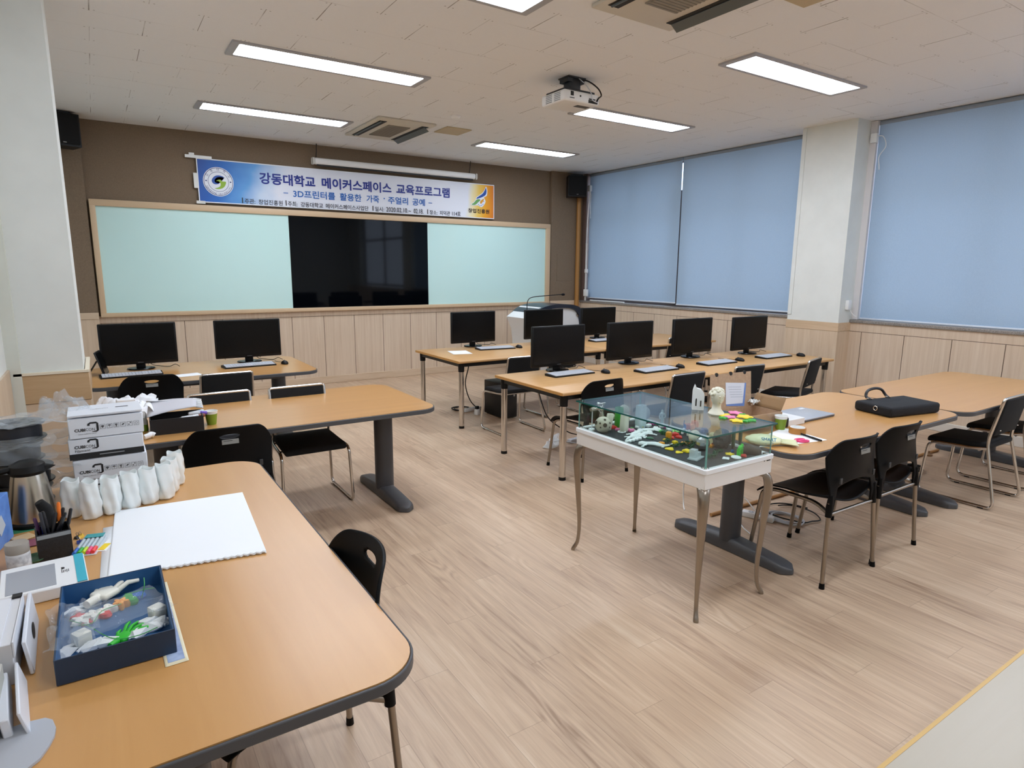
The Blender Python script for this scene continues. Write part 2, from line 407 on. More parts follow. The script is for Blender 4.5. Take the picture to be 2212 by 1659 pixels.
# right wainscot, sills, columns
for i, (y0, y1) in enumerate(((YB, 3.96), (4.60, YF-0.05))):
    struct('trim_%d' % (8+i), MB().box((XR-0.002, (y0+y1)/2, 0.585), (0.02, y1-y0, 0.97)), PANR)
    struct('baseboard_right' if i == 0 else 'baseboard_right_rear', MB().box((XR-0.012, (y0+y1)/2, 0.05), (0.03, y1-y0, 0.10), 0.004, 1), mat('pale_skirting', '#d8d3ca', 0.5))
    y0 = max(y0, 1.6)
    struct('trim_%d' % (10+i), MB().box((XR+0.095, (y0+y1)/2, 1.085), (0.25, y1-y0, 0.035), 0.004, 2), GRAN)
def column(nm, x0, x1, y0, y1, zc):
    struct('wall_'+nm, MB().box(((x0+x1)/2, (y0+y1)/2, (zc+ZC)/2), (x1-x0, y1-y0, ZC-zc)), WHITEW)
column('column_right', 7.05, XR+0.25, 3.96, 4.60, 1.07)
struct('trim_12', MB().box((7.05+0.25, 4.28, 0.485), (0.515, 0.655, 0.97)), WOODV)
struct('trim_13', MB().box((7.05+0.25, 4.28, 1.02), (0.52, 0.66, 0.098), 0.003, 1), wood('ash_trim_y', '#d6bd9f', '#c2a685', 1, 1.2))
struct('trim_14', MB().box((7.047, 4.575, 2.2), (0.012, 0.05, 2.14), 0.002, 1), WHITEW)
struct('trim_15', MB().box((XR+0.12, 3.925, 2.19), (0.22, 0.07, 2.17)), mat('window_reveal', '#d8d6d6', 0.6))
column('column_left', XL, -0.105, 4.48, 5.07, 1.03)
struct('trim_16', MB().box((XL+0.03, 4.47, 1.64), (0.065, 0.03, 3.28)), CREAMW)
struct('trim_17', MB().box(((XL-0.085)/2, 4.775, 0.43), (XL*-1-0.085, 0.62, 0.86)), WOODT)
b = MB(); b.box(((XL-0.08)/2, 4.775, 0.945), (-XL-0.08, 0.63, 0.165), 0.003, 1); struct('trim_18', b, wood('ash_cap', '#c8ac88', '#b6976f', 0, 1.0))
b = MB(); b.ring_prism(rrect(XL+0.02, -0.077, 4.455, 5.095, 0.004, 1), rrect(XL+0.03, -0.1, 4.48, 5.07, 0.004, 1), 1.028, 1.042); struct('trim_19', b, mat('pale_cap', '#e6dcc6', 0.5))
struct('trim_20', MB().box((XL+0.006, (YB+4.45)/2, 0.535), (0.012, 4.45-YB, 1.07)), WOODV)
# windows behind the blinds; the last one, unseen and uncovered, is added for daylight
FRAMEB = mat('brown_window_frame', '#6f5b52', 0.4); PANE = film('window_glass', '#dfe8ee', 0.12, 0.02)
for i, (y0, y1) in enumerate(((4.60, 6.67), (6.67, 8.80), (1.6, 3.90), (-2.4, 1.0))):
    b = MB()
    for yy in (y0+0.03, (y0+y1)/2, y1-0.03): b.box((XR+0.17, yy, 2.19), (0.05, 0.06, 2.17), 0.004, 1)
    for zz in (1.13, 2.5, ZC-0.03): b.box((XR+0.17, (y0+y1)/2, zz), (0.048, y1-y0, 0.06), 0.004, 1)
    if i == 0: b.box((XR+0.15, 6.72, 1.95), (0.02, 0.34, 1.75), 0.003, 1)
    f = struct('window_%d' % (i+1), b, FRAMEB)
    MB().box((XR+0.175, (y0+y1)/2, 2.19), (0.006, y1-y0-0.06, 2.1)).build('pane', PANE, f)
struct('trim_21', MB().box((XR+0.10, 8.86, 2.19), (0.2, 0.13, 2.17)), FRAMEB)
struct('trim_22', MB().box((XR-0.03, 8.72, 1.6), (0.02, 0.03, 1.0), 0.004, 1), mat('conduit_white', '#dcdcd8', 0.4))

# roller blinds
def blind(y0, y1, zb, label):
    r = thing('roller_blind', label, 'window blind', (XR+0.05, (y0+y1)/2, zb), 0, 'blue-grey roller blinds')
    w = y1-y0
    b = MB(); b.grid(lambda u, v: (0.004*math.sin(u*9)*(1-v), (u-0.5)*w, v*(ZC-0.05-zb)), 24, 8)
    b.build('cloth', BLIND, r)
    MB().box((-0.002, 0, -0.008), (0.018, w, 0.02), 0.006, 2).build('bottom_bar', mat('blind_bar', '#d6dde6', 0.4), r)
    MB().cyl((0.02, -w/2, ZC-zb-0.03), (0.02, w/2, ZC-zb-0.03), 0.028).build('roller_tube', mat('blind_tube', '#8e9aa8', 0.5), r)
    return r
blind(6.69, 8.765, 1.165, 'blue-grey roller blind at the far corner, beside the black wall speaker')
blind(4.62, 6.668, 1.145, 'blue-grey roller blind between the white column and the corner blind')
blind(1.72, 3.885, 1.125, 'blue-grey roller blind right of the white column, cut by the photo edge')
# cords and boxes of the blinds
def cordbox(loc, label, pts, sz=(0.05, 0.07, 0.10)):
    r = thing('junction_box', label, 'junction box', loc)
    MB().box((0, 0, 0), sz, 0.008, 2).build('housing', WHITEP, r)
    if pts: MB().tube(spline(pts), 0.004, 6).build('cord', WHITEP, r)
cordbox((XR+0.0, 3.905, 3.09), 'white junction box with a looping cord high beside the white column', [(0, -0.03, 0.02), (-0.01, -0.10, 0.0), (0, -0.13, -0.10), (0, -0.07, -0.2), (0, -0.08, -0.3), (0.0, -0.085, -0.34)])
cordbox((7.19, 3.94, 1.27), 'small white switch box low on the side of the white column', [(0.02, -0.01, -0.05), (0.05, -0.03, -0.1), (0.08, -0.06, -0.13)], (0.07, 0.04, 0.11))
cordbox((XR-0.03, 8.68, 3.02), 'white junction box beside the black speaker at the far corner', [(0, -0.02, -0.04), (-0.01, -0.05, -0.12), (0, -0.03, -0.3), (0, -0.04, -0.5)])
cordbox((XR-0.03, 8.71, 1.62), 'tiny white coupling box halfway down the corner conduit', None, (0.04, 0.06, 0.07))
cordbox((XR-0.035, 8.70, 1.24), 'white switch box at the bottom of the corner conduit', None, (0.05, 0.09, 0.12))
b = MB(); b.tube(spline([(XR-0.035, 8.655, 3.0), (XR-0.035, 8.70, 2.6), (XR-0.03, 8.72, 2.2), (XR-0.03, 8.72, 1.3)]), 0.009, 8)
tag(b.build('conduit', WHITEP), 'thin white cable conduit running down the window corner', 'conduit')
b = MB(); b.cyl((7.185, YF-0.085, 0.0), (7.185, YF-0.085, 3.05), 0.04, 0.04, 16)
tag(b.build('pipe', mat('ochre_pipe', '#a5763c', 0.45)), 'ochre painted upright pipe in the corner below the black speaker', 'pipe')
b = MB(); b.tube(spline([(XR-0.02, 8.6, 1.115), (XR-0.0, 8.3, 1.113), (XR+0.0, 8.0, 1.115), (XR-0.0, 7.75, 1.113)]), 0.011, 8)
tag(b.build('cable', WHITEP), 'white cable lying on the granite sill in the far corner', 'cable')

# ceiling lamps
DIFF = bpy.data.materials.new('led_diffuser'); DIFF.use_nodes = True
g = DIFF.node_tree; g.nodes.clear(); e = g.nodes.new('ShaderNodeEmission'); e.inputs[0].default_value = (0.86, 0.93, 1.05, 1); e.inputs[1].default_value = LAMP
o_ = g.nodes.new('ShaderNodeOutputMaterial'); g.links.new(e.outputs[0], o_.inputs[0])
def lamp_proto():
    r = thing('ceiling_light', 'x', 'ceiling light')
    b = MB(); b.ring_prism(rrect(-0.80, 0.80, -0.175, 0.175, 0.006, 1), rrect(-0.745, 0.745, -0.14, 0.14, 0.006, 1), -0.014, 0.0)
    b.build('frame', mat('lamp_frame', '#a9a8aa', 0.45), r)
    b = MB(); b.box((0, 0, -0.007), (1.485, 0.275, 0.006)); b.build('diffuser', DIFF, r)
    return r
L0 = lamp_proto()
spots = [(1.82, 7.47, 'in the row closest to the front wall, on the left'), (1.80, 5.44, 'on the left, in the second row from the front wall'),
         (1.70, 3.50, 'cut by the top photo edge, left of the open air conditioner'), (5.18, 7.55, 'in the row closest to the front wall, on the right'),
         (5.15, 5.42, 'partly hidden by the projector'), (5.14, 3.46, 'on the right, nearest the camera, clear of the projector')]
for i, (x, y, t) in enumerate(spots): repeat(L0, i, (x, y, ZC), 0, 'ceiling light panel '+t, 'ceiling light panels')
for j, (x, y) in enumerate(((1.7, 1.45), (5.14, 1.45), (1.7, -0.9), (5.14, -0.9))):  # unseen panels added to raise the light level of the room
    repeat(L0, 9, (x, y, ZC), 0, 'added ceiling light panel, unseen above and behind the camera, brightening the room', 'ceiling light panels')

# air conditioners, hatches, detector
def aircon(loc, label, flip):
    r = thing('air_conditioner', label, 'air conditioner', loc)
    cas = mat('aircon_casing', '#cfc8b9', 0.55)
    b = MB(); b.box((0, 0, -0.012), (0.70, 1.12, 0.024), 0.008, 2); b.build('casing', cas, r)
    b = MB(); b.box((0, 0, -0.028), (0.27, 0.62, 0.010), 0.003, 1)
    for k in range(20): b.box((0, -0.29+0.0305*k, -0.0345), (0.26, 0.010, 0.004))
    b.build('grille', mat('aircon_grille', '#8f887c', 0.7), r)
    for sx, op in ((-1, flip), (1, not flip)):
        sl = MB().box((sx*0.255, 0.0, -0.0255), (0.085, 0.92, 0.004)).build('air_slot', DARKV, r)
        b = MB()
        if op: b.box((sx*0.255-0.02, 0.0, -0.032), (0.012, 0.9, 0.012), 0, 2)
        else: b.box((sx*0.275, 0.0, -0.05), (0.07, 0.9, 0.007), 0.002, 1, rot=(0, sx*0.6, 0))
        b.build('louvre', mat('aircon_louvre', '#5d6260', 0.5), r)
aircon((3.10, 7.43, ZC), 'small-looking ceiling air conditioner between the front rows of lights', True)
aircon((3.10, 2.76, ZC), 'ceiling air conditioner at the top photo edge with one louvre hanging open', True)
for x, y, t in ((3.765, 7.07, 'square beige ceiling hatch beside the far air conditioner'), (3.70, 2.42, 'square beige ceiling hatch at the top photo edge')):
    tag(MB().box((x, y, ZC-0.006), (0.33, 0.35, 0.012), 0.004, 1).build('ceiling_hatch', mat('hatch_beige', '#bfae8c', 0.7)), t, 'hatch', 'ceiling hatches')
b = MB(); b.lathe([(0.055, 0.0), (0.055, -0.012), (0.04, -0.03), (0.0, -0.034)], 24)
tag(b.build('smoke_detector', WHITEP, loc=(3.44, 6.39, ZC)), 'round white smoke detector on the ceiling', 'smoke detector')
# projector
r = thing('projector', 'white ceiling projector hanging from a black mount', 'projector', (3.63, 4.63, ZC))
b = MB(); b.box((0, -0.02, -0.006), (0.19, 0.15, 0.012), 0.002, 1); b.box((-0.065, -0.02, -0.025), (0.05, 0.12, 0.04)); b.box((0.065, -0.02, -0.025), (0.05, 0.12, 0.04))
b.box((0, -0.02, -0.065), (0.11, 0.11, 0.12), 0.012, 2); b.build('mount', mat('projector_mount', '#2a2c2f', 0.5), r)
b = MB()
for a in range(6): b.box((0.14*math.cos(a*PI/3), 0.12*math.sin(a*PI/3), -0.128), (0.06, 0.06, 0.02), 0.006, 2)
b.box((0, 0, -0.124), (0.33, 0.27, 0.018), 0.004, 1); b.build('bracket', BLACKM, r)
b = MB(); b.box((0, 0, -0.182), (0.39, 0.33, 0.092), 0.02, 3); b.build('body', mat('projector_white', '#e4e3e0', 0.4), r)
b = MB()
for yy in (-0.07, 0.05):
    for k in range(5): b.box((-0.1955, yy, -0.212+0.014*k), (0.003, 0.085, 0.007))
b.build('vent', mat('projector_vent', '#8d8f90', 0.6), r)
b = MB(); b.box((-0.11, -0.1655, -0.165), (0.032, 0.003, 0.035)); b.box((-0.11, -0.1655, -0.20), (0.05, 0.003, 0.006)); b.cyl((-0.02, -0.164, -0.175), (-0.02, -0.1675, -0.175), 0.008, seg=12)
b.box((0.12, -0.1655, -0.205), (0.10, 0.004, 0.024)); b.box((0.11, -0.1655, -0.185), (0.07, 0.004, 0.01)); b.build('port', DARKV, r)
MB().box((0.08, -0.06, -0.2285), (0.14, 0.06, 0.003)).build('filter_door', mat('projector_door', '#4b463f', 0.6), r)
b = MB(); b.cyl((-0.10, 0.16, -0.18), (-0.10, 0.185, -0.18), 0.04, 0.035, 20); b.build('lens', BLACKG, r)
b = MB(); b.tube(spline([(0.04, -0.07, -0.012), (0.13, -0.09, -0.02), (0.21, -0.12, -0.07), (0.225, -0.15, -0.13), (0.18, -0.17, -0.165), (0.16, -0.166, -0.195)]), 0.006, 6); b.build('cable', BLACKP, r)
b = MB(); b.tube(spline([(0.02, -0.09, -0.012), (0.06, -0.14, -0.07), (0.09, -0.175, -0.14), (0.10, -0.18, -0.19), (0.15, -0.18, -0.205), (0.18, -0.17, -0.19)]), 0.004, 6); b.build('cable', GREYL, r)

# board with black screen
r = thing('wall_board', 'long wood-framed glass board with a black screen in its middle', 'board', (3.31, YF, 1.05))
X0, X1, ZT = 0.02-3.31, 6.60-3.31, 1.35
b = MB()
for z, h in ((0.02, 0.05), (ZT-0.035, 0.075)): b.box((0, -0.03, z), (X1-X0, 0.06, h), 0.006, 2)
for x in (X0+0.03, X1-0.045): b.box((x, -0.03, ZT/2), (0.06 if x < 0 else 0.09, 0.059, ZT-0.005), 0.006, 2)
b.build('frame', mat('board_frame', '#d3b896', 0.45), r)
GL = mat('green_tinted_glass', '#cdefeb', 0.12, Coat_Weight=0.3)
for x0, x1, n, m_ in ((0.078, 2.243, 'glass_panel', GL), (4.292, 6.515, 'glass_panel', GL), (2.245, 4.290, 'screen', mat('black_screen_glass', '#04060a', 0.05, Specular_IOR_Level=0.22))):
    MB().box(((x0+x1)/2-3.31, -0.018, 0.665), (x1-x0, 0.03, 1.25), 0.002, 1).build(n, m_, r)
# projection screen housing
r = thing('projection_screen', 'rolled-up white projection screen tube above the banner', 'projection screen', (3.85, YF-0.08, 3.055))
b = MB(); b.box((0, 0, 0), (2.50, 0.085, 0.085), 0.03, 4); b.build('housing', WHITEP, r)
b = MB(); b.box((0, -0.005, -0.05), (2.42, 0.03, 0.022), 0.006, 2); b.build('slat', BLACKM, r)
for x in (-1.255, 1.255): MB().box((x, 0, 0), (0.016, 0.09, 0.09), 0.02, 3).build('end_cap', mat('screen_cap', '#cfcfc8', 0.5), r)
b = MB()
for x in (-1.20, 1.17): b.tube([(x, 0.05, 0.03), (x, 0.02, 0.12), (x, 0.0, ZC-3.055)], 0.006, 6)
b.build('hanger', DARKV, r)

# wall speakers
def speaker(loc, rz, label):
    r = thing('wall_speaker', label, 'speaker', loc, rz, 'wall speakers')
    b = MB(); b.prism([(-0.15, 0.13), (-0.16, -0.11), (0.16, -0.11), (0.15, 0.13), ], -0.17, 0.17); b.build('cabinet', BLACKP, r)
    MB().box((0, -0.116, 0.005), (0.29, 0.014, 0.31), 0.01, 2).build('grille', noisy('speaker_cloth', '#08090b', '#050506', 300, 0.9, 2), r)
    MB().box((0.0, -0.125, -0.135), (0.03, 0.004, 0.008)).build('badge', LABELM, r)
    b = MB(); b.tube([(0, 0.12, 0.1), (0, 0.17, 0.12), (0, 0.2, 0.12)], 0.015, 8); b.box((0, 0.0, 0.185), (0.2, 0.1, 0.03), 0.004, 1); b.build('bracket', BLACKM, r)
speaker((7.0, YF-0.23, 3.03), math.radians(-28), 'black wall speaker in the far right corner by the window blind')
speaker((-0.17, YF-0.26, 3.085), math.radians(18), 'black wall speaker in the far left corner behind the white pillar')
# ---------------------------------------------------------------- banner
def make_banner():
    W, Hh = 4.31, 0.528
    r = thing('banner', 'wide printed banner with blue Korean lettering above the board', 'banner', (1.175, YF-0.02, 2.436))
    bm_ = mat('banner_print', '#dfe6f2', 0.5); g = NT(bm_); o = g.xyz(g.obj()); x, z = o[0], o[2]
    n = g.noise(g.mapv(g.obj(), (2.2, 2.2, 2.2)), 1.0, 3)
    dx = g.m('ADD', g.m('ADD', x, g.m('MULTIPLY', g.m('SUBTRACT', Hh, z), 0.30)), g.m('MULTIPLY', g.m('SUBTRACT', n, 0.5), 0.45))
    left = g.ramp(g.m('DIVIDE', dx, 1.12), [(0.0, '#11479c'), (0.30, '#0e66c0'), (0.58, '#5c9edd'), (0.85, '#c3d7ef'), (1.0, '#e3e8f3')])
    d2 = g.m('ADD', g.m('SUBTRACT', W, x), g.m('MULTIPLY', g.m('SUBTRACT', n, 0.5), 0.2)); d2 = g.m('ADD', d2, g.m('MULTIPLY', z, 0.12))
    right = g.ramp(g.m('DIVIDE', d2, 0.55), [(0.0, '#d8701c'), (0.35, '#eda51e'), (0.6, '#f0cd62'), (0.85, '#efe6bd'), (1.0, '#e3e8f3')])
    g.col(g.mix(g.m('GREATER_THAN', x, 2.5), left, right))
    MB().grid(lambda u, v: (u*W, 0.0015*math.sin(u*22), v*Hh), 40, 4).build('sheet', bm_, r)
    b = MB(); b.ring_prism([(0, 0), (W, 0), (W, Hh), (0, Hh)], [(0.012, 0.012), (W-0.012, 0.012), (W-0.012, Hh-0.012), (0.012, Hh-0.012)], 0, 0.001, Matrix.Rotation(PI/2, 4, 'X') @ Matrix.Translation((0, 0, 0.002)))
    b.build('border', mat('banner_hem', '#e8edf4', 0.5), r)
    R = Matrix.Rotation(PI/2, 4, 'X')
    def T(x, z, d=0.005): return Matrix.Translation((x, -d, z)) @ R
    NAVY = mat('print_navy', '#1c2f8c', 0.5); BLUE = mat('print_blue', '#1565b8', 0.5); DK = mat('print_dark', '#2b3040', 0.5); BLK = mat('print_black', '#101216', 0.5)
    for body, x0, wd in (('강동대학교', 0.737, 0.712), ('메이커스페이스', 1.545, 1.005), ('교육프로그램', 2.633, 0.868)):
        MB().text(body, 0.16, T(x0, 0.292), width=wd, bold=0.0048, height=0.138).build('title_lettering', NAVY, r, recalc=False)
    for body, x0, wd in (('3D프린터를', 1.152, 0.565), ('활용한', 1.787, 0.308), ('가죽', 2.173, 0.185), ('·', 2.430, 0.018), ('주얼리', 2.50, 0.31), ('공예', 2.884, 0.20)):
        MB().text(body, 0.12, T(x0, 0.142 if body != '·' else 0.158), width=wd, bold=0.002, height=None if body == '·' else 0.098).build('subtitle_lettering', BLUE, r, recalc=False)
    for x0 in (1.025, 3.145): MB().box((x0+0.03, -0.0055, 0.182), (0.06, 0.001, 0.010)).build('dash', BLUE, r)
    for body, x0, wd in (('주관:', 0.534, 0.127), ('창업진흥원', 0.704, 0.304), ('주최:', 1.075, 0.125), ('강동대학교', 1.244, 0.30), ('메이커스페이스사업단', 1.584, 0.611), ('일시:', 2.295, 0.135), ('2020.02.10.~', 2.466, 0.388), ('02.18.', 2.901, 0.156), ('장소:', 3.163, 0.129), ('지덕관', 3.333, 0.177), ('114호', 3.546, 0.149)):
        MB().text(body, 0.085, T(x0, 0.020), width=wd, height=0.064, bold=0.0008).build('detail_lettering', DK, r, recalc=False)
    for x0 in (0.508, 1.052, 2.264, 3.129): MB().box((x0, -0.0055, 0.053), (0.012, 0.001, 0.068)).build('divider', BLK, r)
    # round emblem at the left end
    cx, cz, RR = 0.238, 0.261, 0.177
    b = MB(); b.cyl((cx, -0.003, cz), (cx, -0.005, cz), RR, seg=48); em = b.build('emblem', mat('emblem_white', '#e9eef6', 0.5), r)
    def ring(b, r0, r1, d): b.ring_prism([(r1*math.cos(2*PI*k/48), r1*math.sin(2*PI*k/48)) for k in range(48)], [(r0*math.cos(2*PI*k/48), r0*math.sin(2*PI*k/48)) for k in range(48)], 0, 0.0006, T(cx, cz, d))
    b = MB(); ring(b, RR-0.014, RR-0.008, 0.006); ring(b, RR*0.66, RR*0.685, 0.006)
    for k, ch in enumerate('강동대학교'):
        a = math.radians(150-30*k); b.text(ch, 0.036, T(cx, cz, 0.0062) @ Matrix.Rotation(a-PI/2, 4, 'Z') @ Matrix.Translation((0, RR*0.76, 0)), align='CENTER')
    tx = 'GANGDONG UNIVERSITY'
    for k, ch in enumerate(tx):
        a = math.radians(206+128*k/(len(tx)-1))
        if ch != ' ': b.text(ch, 0.031, T(cx, cz, 0.0062) @ Matrix.Rotation(a+PI/2, 4, 'Z') @ Matrix.Translation((0, -RR*0.905, 0)), align='CENTER')
    for sx in (-1, 1): b.cyl((cx+sx*RR*0.8, -0.006, cz+0.005), (cx+sx*RR*0.8, -0.0066, cz+0.005), 0.009, seg=10)
    b.build('emblem_lettering', mat('emblem_navy', '#233a78', 0.5), em)
    def blob(pts, m_, nm, d, par=None):
        bb = MB(); vs = [bb.bm.verts.new(p) for p in [T(0, 0, d) @ Vector((x, z, 0)) for x, z in pts]]
        bb.bm.faces.new(vs); bmesh.ops.triangulate(bb.bm, faces=bb.bm.faces[:]); return bb.build(nm, m_, par or r, recalc=False)
    def closed(pts, n=5):
        m = len(pts); P_ = [Vector((x, z, 0)) for x, z in pts]; out = []
        for i in range(m):
            a, b, c, d = P_[i-1], P_[i], P_[(i+1) % m], P_[(i+2) % m]
            for k in range(n):
                t = k/n; q = 0.5*((2*b)+(c-a)*t+(2*a-5*b+4*c-d)*t*t+(3*b-a-3*c+d)*t**3); out.append((q.x, q.y))
        return out
    blob(closed([(0.309, 0.312), (0.285, 0.331), (0.24, 0.339), (0.2, 0.327), (0.169, 0.294), (0.161, 0.264), (0.177, 0.236), (0.21, 0.228), (0.245, 0.241), (0.219, 0.243), (0.198, 0.255), (0.194, 0.275), (0.207, 0.299), (0.233, 0.317), (0.267, 0.323)]), mat('emblem_blue', '#1c4fa6', 0.5), 'blue_swirl', 0.0066, em)
    blob(closed([(0.213, 0.268), (0.236, 0.285), (0.265, 0.287), (0.28, 0.27), (0.325, 0.265), (0.311, 0.216), (0.28, 0.186), (0.234, 0.172), (0.19, 0.177), (0.224, 0.188), (0.253, 0.206), (0.261, 0.236), (0.251, 0.259), (0.235, 0.27)]), mat('emblem_green', '#8fb52c', 0.5), 'green_swirl', 0.0068, em)
    # bird emblem at the right end
    WH = mat('emblem_white', '#e9eef6', 0.5)
    blob(closed([(4.156, 0.495), (4.181, 0.434), (4.17, 0.356), (4.12, 0.326), (4.149, 0.265), (4.113, 0.203), (4.069, 0.173), (4.005, 0.196), (3.963, 0.194), (3.906, 0.191), (3.882, 0.208), (3.935, 0.246), (3.97, 0.295), (3.977, 0.319), (4.077, 0.385), (4.127, 0.442)]), WH, 'bird_outline', 0.004)
    blob(closed([(4.156, 0.474), (4.164, 0.409), (4.141, 0.36), (4.063, 0.319), (3.984, 0.297), (3.998, 0.321), (4.091, 0.38), (4.134, 0.437)]), mat('emblem_blue', '#1c4fa6', 0.5), 'bird_wing', 0.006)
    blob(closed([(3.896, 0.209), (3.934, 0.234), (3.977, 0.278), (4.02, 0.293), (4.052, 0.283), (4.012, 0.245), (3.963, 0.206), (3.913, 0.2)]), mat('emblem_leaf', '#6aa65a', 0.5), 'bird_leaf', 0.006)
    blob(closed([(4.12, 0.305), (4.10, 0.262), (4.062, 0.222), (4.045, 0.252), (4.075, 0.285)]), mat('emblem_orange', '#e0a02a', 0.5), 'bird_body', 0.0062)
    for k, (x, z, c_) in enumerate(((4.017, 0.208, '#2c8a5a'), (4.045, 0.196, '#2a62b8'), (4.075, 0.203, '#2a62b8'), (4.10, 0.217, '#3a6ac0'), (4.112, 0.262, '#b03a4a'))):
        MB().cyl((x, -0.006, z), (x, -0.0068, z), 0.007, seg=10).build('bird_dot', solid(c_), r)
    b = MB(); b.text('창업진흥원', 0.085, T(3.832, 0.085), width=0.385, bold=0.0015, height=0.064); b.build('emblem_lettering', mat('print_brown', '#3f3326', 0.5), r)
    # tape
    tp = mat('clear_tape', '#dcdcd6', 0.25)
    b = MB(); b.box((0.03, -0.006, Hh+0.012), (0.30, 0.004, 0.035)); b.box((-0.045, -0.005, Hh+0.03), (0.06, 0.004, 0.05)); b.build('tape', tp, r)
    MB().box((-0.018, -0.005, Hh-0.27), (0.05, 0.004, 0.18)).build('tape', tp, r)
    MB().box((0.02, -0.006, 0.0), (0.10, 0.004, 0.035)).build('tape', tp, r)
make_banner()
# ---------------------------------------------------------------- tables
def meeting_table(x0, x1, y0, y1, label, along='x', foot_in=0.2, fy=0.0):
    cx, cy = (x0+x1)/2, (y0+y1)/2; hx, hy = (x1-x0)/2, (y1-y0)/2
    r = thing('meeting_table', label, 'table', (cx, cy, 0), 0, 'beech meeting tables with grey legs')
    out = rrect(-hx+0.008, hx-0.008, -hy+0.008, hy-0.008, 0.13, 10)
    MB().prism(out, 0.692, 0.7215).build('tabletop', BEECH if along == 'x' else BEECHY, r)
    b = MB(); b.ring_prism(rrect(-hx, hx, -hy, hy, 0.138, 10), out, 0.6895, 0.7195)
    e = b.build('edge_band', GREYP, r)
    md = e.modifiers.new('soft', 'BEVEL'); md.width = 0.006; md.segments = 3; md.limit_method = 'ANGLE'
    L = hx if along == 'x' else hy
    for s in (-1, 1):
        p = s*(L-foot_in)
        b = MB(); M = Matrix.Translation((p, fy, 0)) if along == 'x' else Matrix.Translation((fy, p, 0)) @ Matrix.Rotation(PI/2, 4, 'Z')
        b.lathe([(1, 0.06), (1, 0.66)], 28, fn=lambda q, a, z: 0.054+0.014*math.cos(a)**2, M=M)
        b.box((0, 0, 0.675), (0.10, 0.62, 0.03), 0.006, 2, M=M)
        lg = b.build('leg', GREYM, r)
        b = MB()
        rings = []
        for k in range(25):
            yy = -1+2*k/24; q = max(0.0, (abs(yy)-0.84)/0.16); hw = 0.060*math.sqrt(max(0.02, 1-q*q)); hg = 0.082-0.036*abs(yy)**1.5-0.012*q*q
            rings.append([(hw*x, yy*0.42, 0.004+(hg-0.004)*z) for x, z in ((-1, 0), (1, 0), (1.0, 0.45), (0.96, 0.72), (0.82, 0.92), (0.6, 1.0), (-0.6, 1.0), (-0.82, 0.92), (-0.96, 0.72), (-1, 0.45))])
        b.loft(rings, M=M)
        for yy in (-0.36, 0.36): b.cyl((0, yy, 0), (0, yy, 0.01), 0.02, seg=10, M=M)
        b.build('foot', GREYP, lg)
    b = MB()
    if along == 'x': b.box((0, 0, 0.62), (2*(L-foot_in)-0.05, 0.05, 0.07), 0.006, 2)
    else: b.box((0, 0, 0.62), (0.05, 2*(L-foot_in)-0.05, 0.07), 0.006, 2)
    b.build('stretcher', GREYM, r)
    return r
meeting_table(-0.16, 1.66, 5.72, 6.86, 'beech meeting table by the front wall with two monitors on it', foot_in=0.22, fy=0.15)
meeting_table(0.03, 1.885, 3.74, 4.80, 'beech meeting table in the middle left with a green paper cup on it', foot_in=0.235, fy=-0.06)
meeting_table(-0.445, 0.585, 1.225, 3.19, 'large beech meeting table in the near left corner under the blue tray and papers', 'y', 0.25)
meeting_table(2.905, 4.775, 1.755, 2.695, 'beech meeting table behind the glass case with the black briefcase on it', foot_in=0.16, fy=0.03)
meeting_table(4.785, 6.76, 1.745, 2.675, 'empty beech meeting table by the right wall behind the briefcase', foot_in=0.17, fy=0.0)
# pale table cut by the lower right corner
def pale_table():
    r = thing('side_table', 'pale wooden table top with a yellowish edge cut by the lower right photo corner', 'table', (1.72, 0.13, 0))
    b = MB(); b.box((0, 0, 0.706), (1.50, 0.704, 0.026)); b.build('tabletop', ASHT, r)
    b = MB(); b.ring_prism([(-0.758, -0.36), (0.758, -0.36), (0.758, 0.36), (-0.758, 0.36)], [(-0.75, -0.352), (0.75, -0.352), (0.75, 0.352), (-0.75, 0.352)], 0.692, 0.7195); b.build('edge_band', mat('yellow_edge', '#c9a461', 0.45), r)
    for sx in (-1, 1):
        for sy in (-1, 1): MB().cyl((sx*0.69, sy*0.3, 0), (sx*0.69, sy*0.3, 0.694), 0.02, seg=14).build('leg', GREYM, r)
pale_table()

def computer_desk(x0, x1, y0, y1, label, n=0):
    cx, cy = (x0+x1)/2, (y0+y1)/2; hx, hy = (x1-x0)/2, (y1-y0)/2
    r = thing('computer_desk', label, 'desk', (cx, cy, 0), 0, 'long computer desks on chrome legs')
    b = MB(); b.box((0, 0, 0.7065), (2*hx-0.006, 2*hy, 0.027), 0.009, 3); b.build('desktop', DESKW, r)
    for s in (-1, 1): MB().box((s*(hx-0.0015), 0, 0.7065), (0.003, 2*hy-0.016, 0.022)).build('edge_strip', DESKE, r)
    b = MB()
    for s in (-1, 1): b.box((0, s*(hy-0.06), 0.672), (2*hx-0.12, 0.03, 0.042)); b.box((s*(hx-0.06), 0, 0.672), (0.03, 2*hy-0.12, 0.042))
    b.build('frame', BLACKM, r)
    for sx in (-1, 1):
        for sy in (-1, 1):
            p = (sx*(hx-0.065), sy*(hy-0.065))
            l = MB().cyl((p[0], p[1], 0.022), (p[0], p[1], 0.615), 0.027, seg=20).build('leg', CHROME, r)
            MB().cyl((p[0], p[1], 0.60), (p[0], p[1], 0.70), 0.031, 0.034, seg=20).build('collar', BLACKP, l)
            MB().cyl((p[0], p[1], 0.0), (p[0], p[1], 0.026), 0.029, 0.028, seg=20).build('foot_cap', BLACKP, l)
    return r
computer_desk(2.90, 4.62, 3.71, 4.70, 'left long desk of the nearer computer row, behind the glass case')
computer_desk(4.625, 6.61, 3.71, 4.70, 'right long desk of the nearer computer row, ending at the white column')
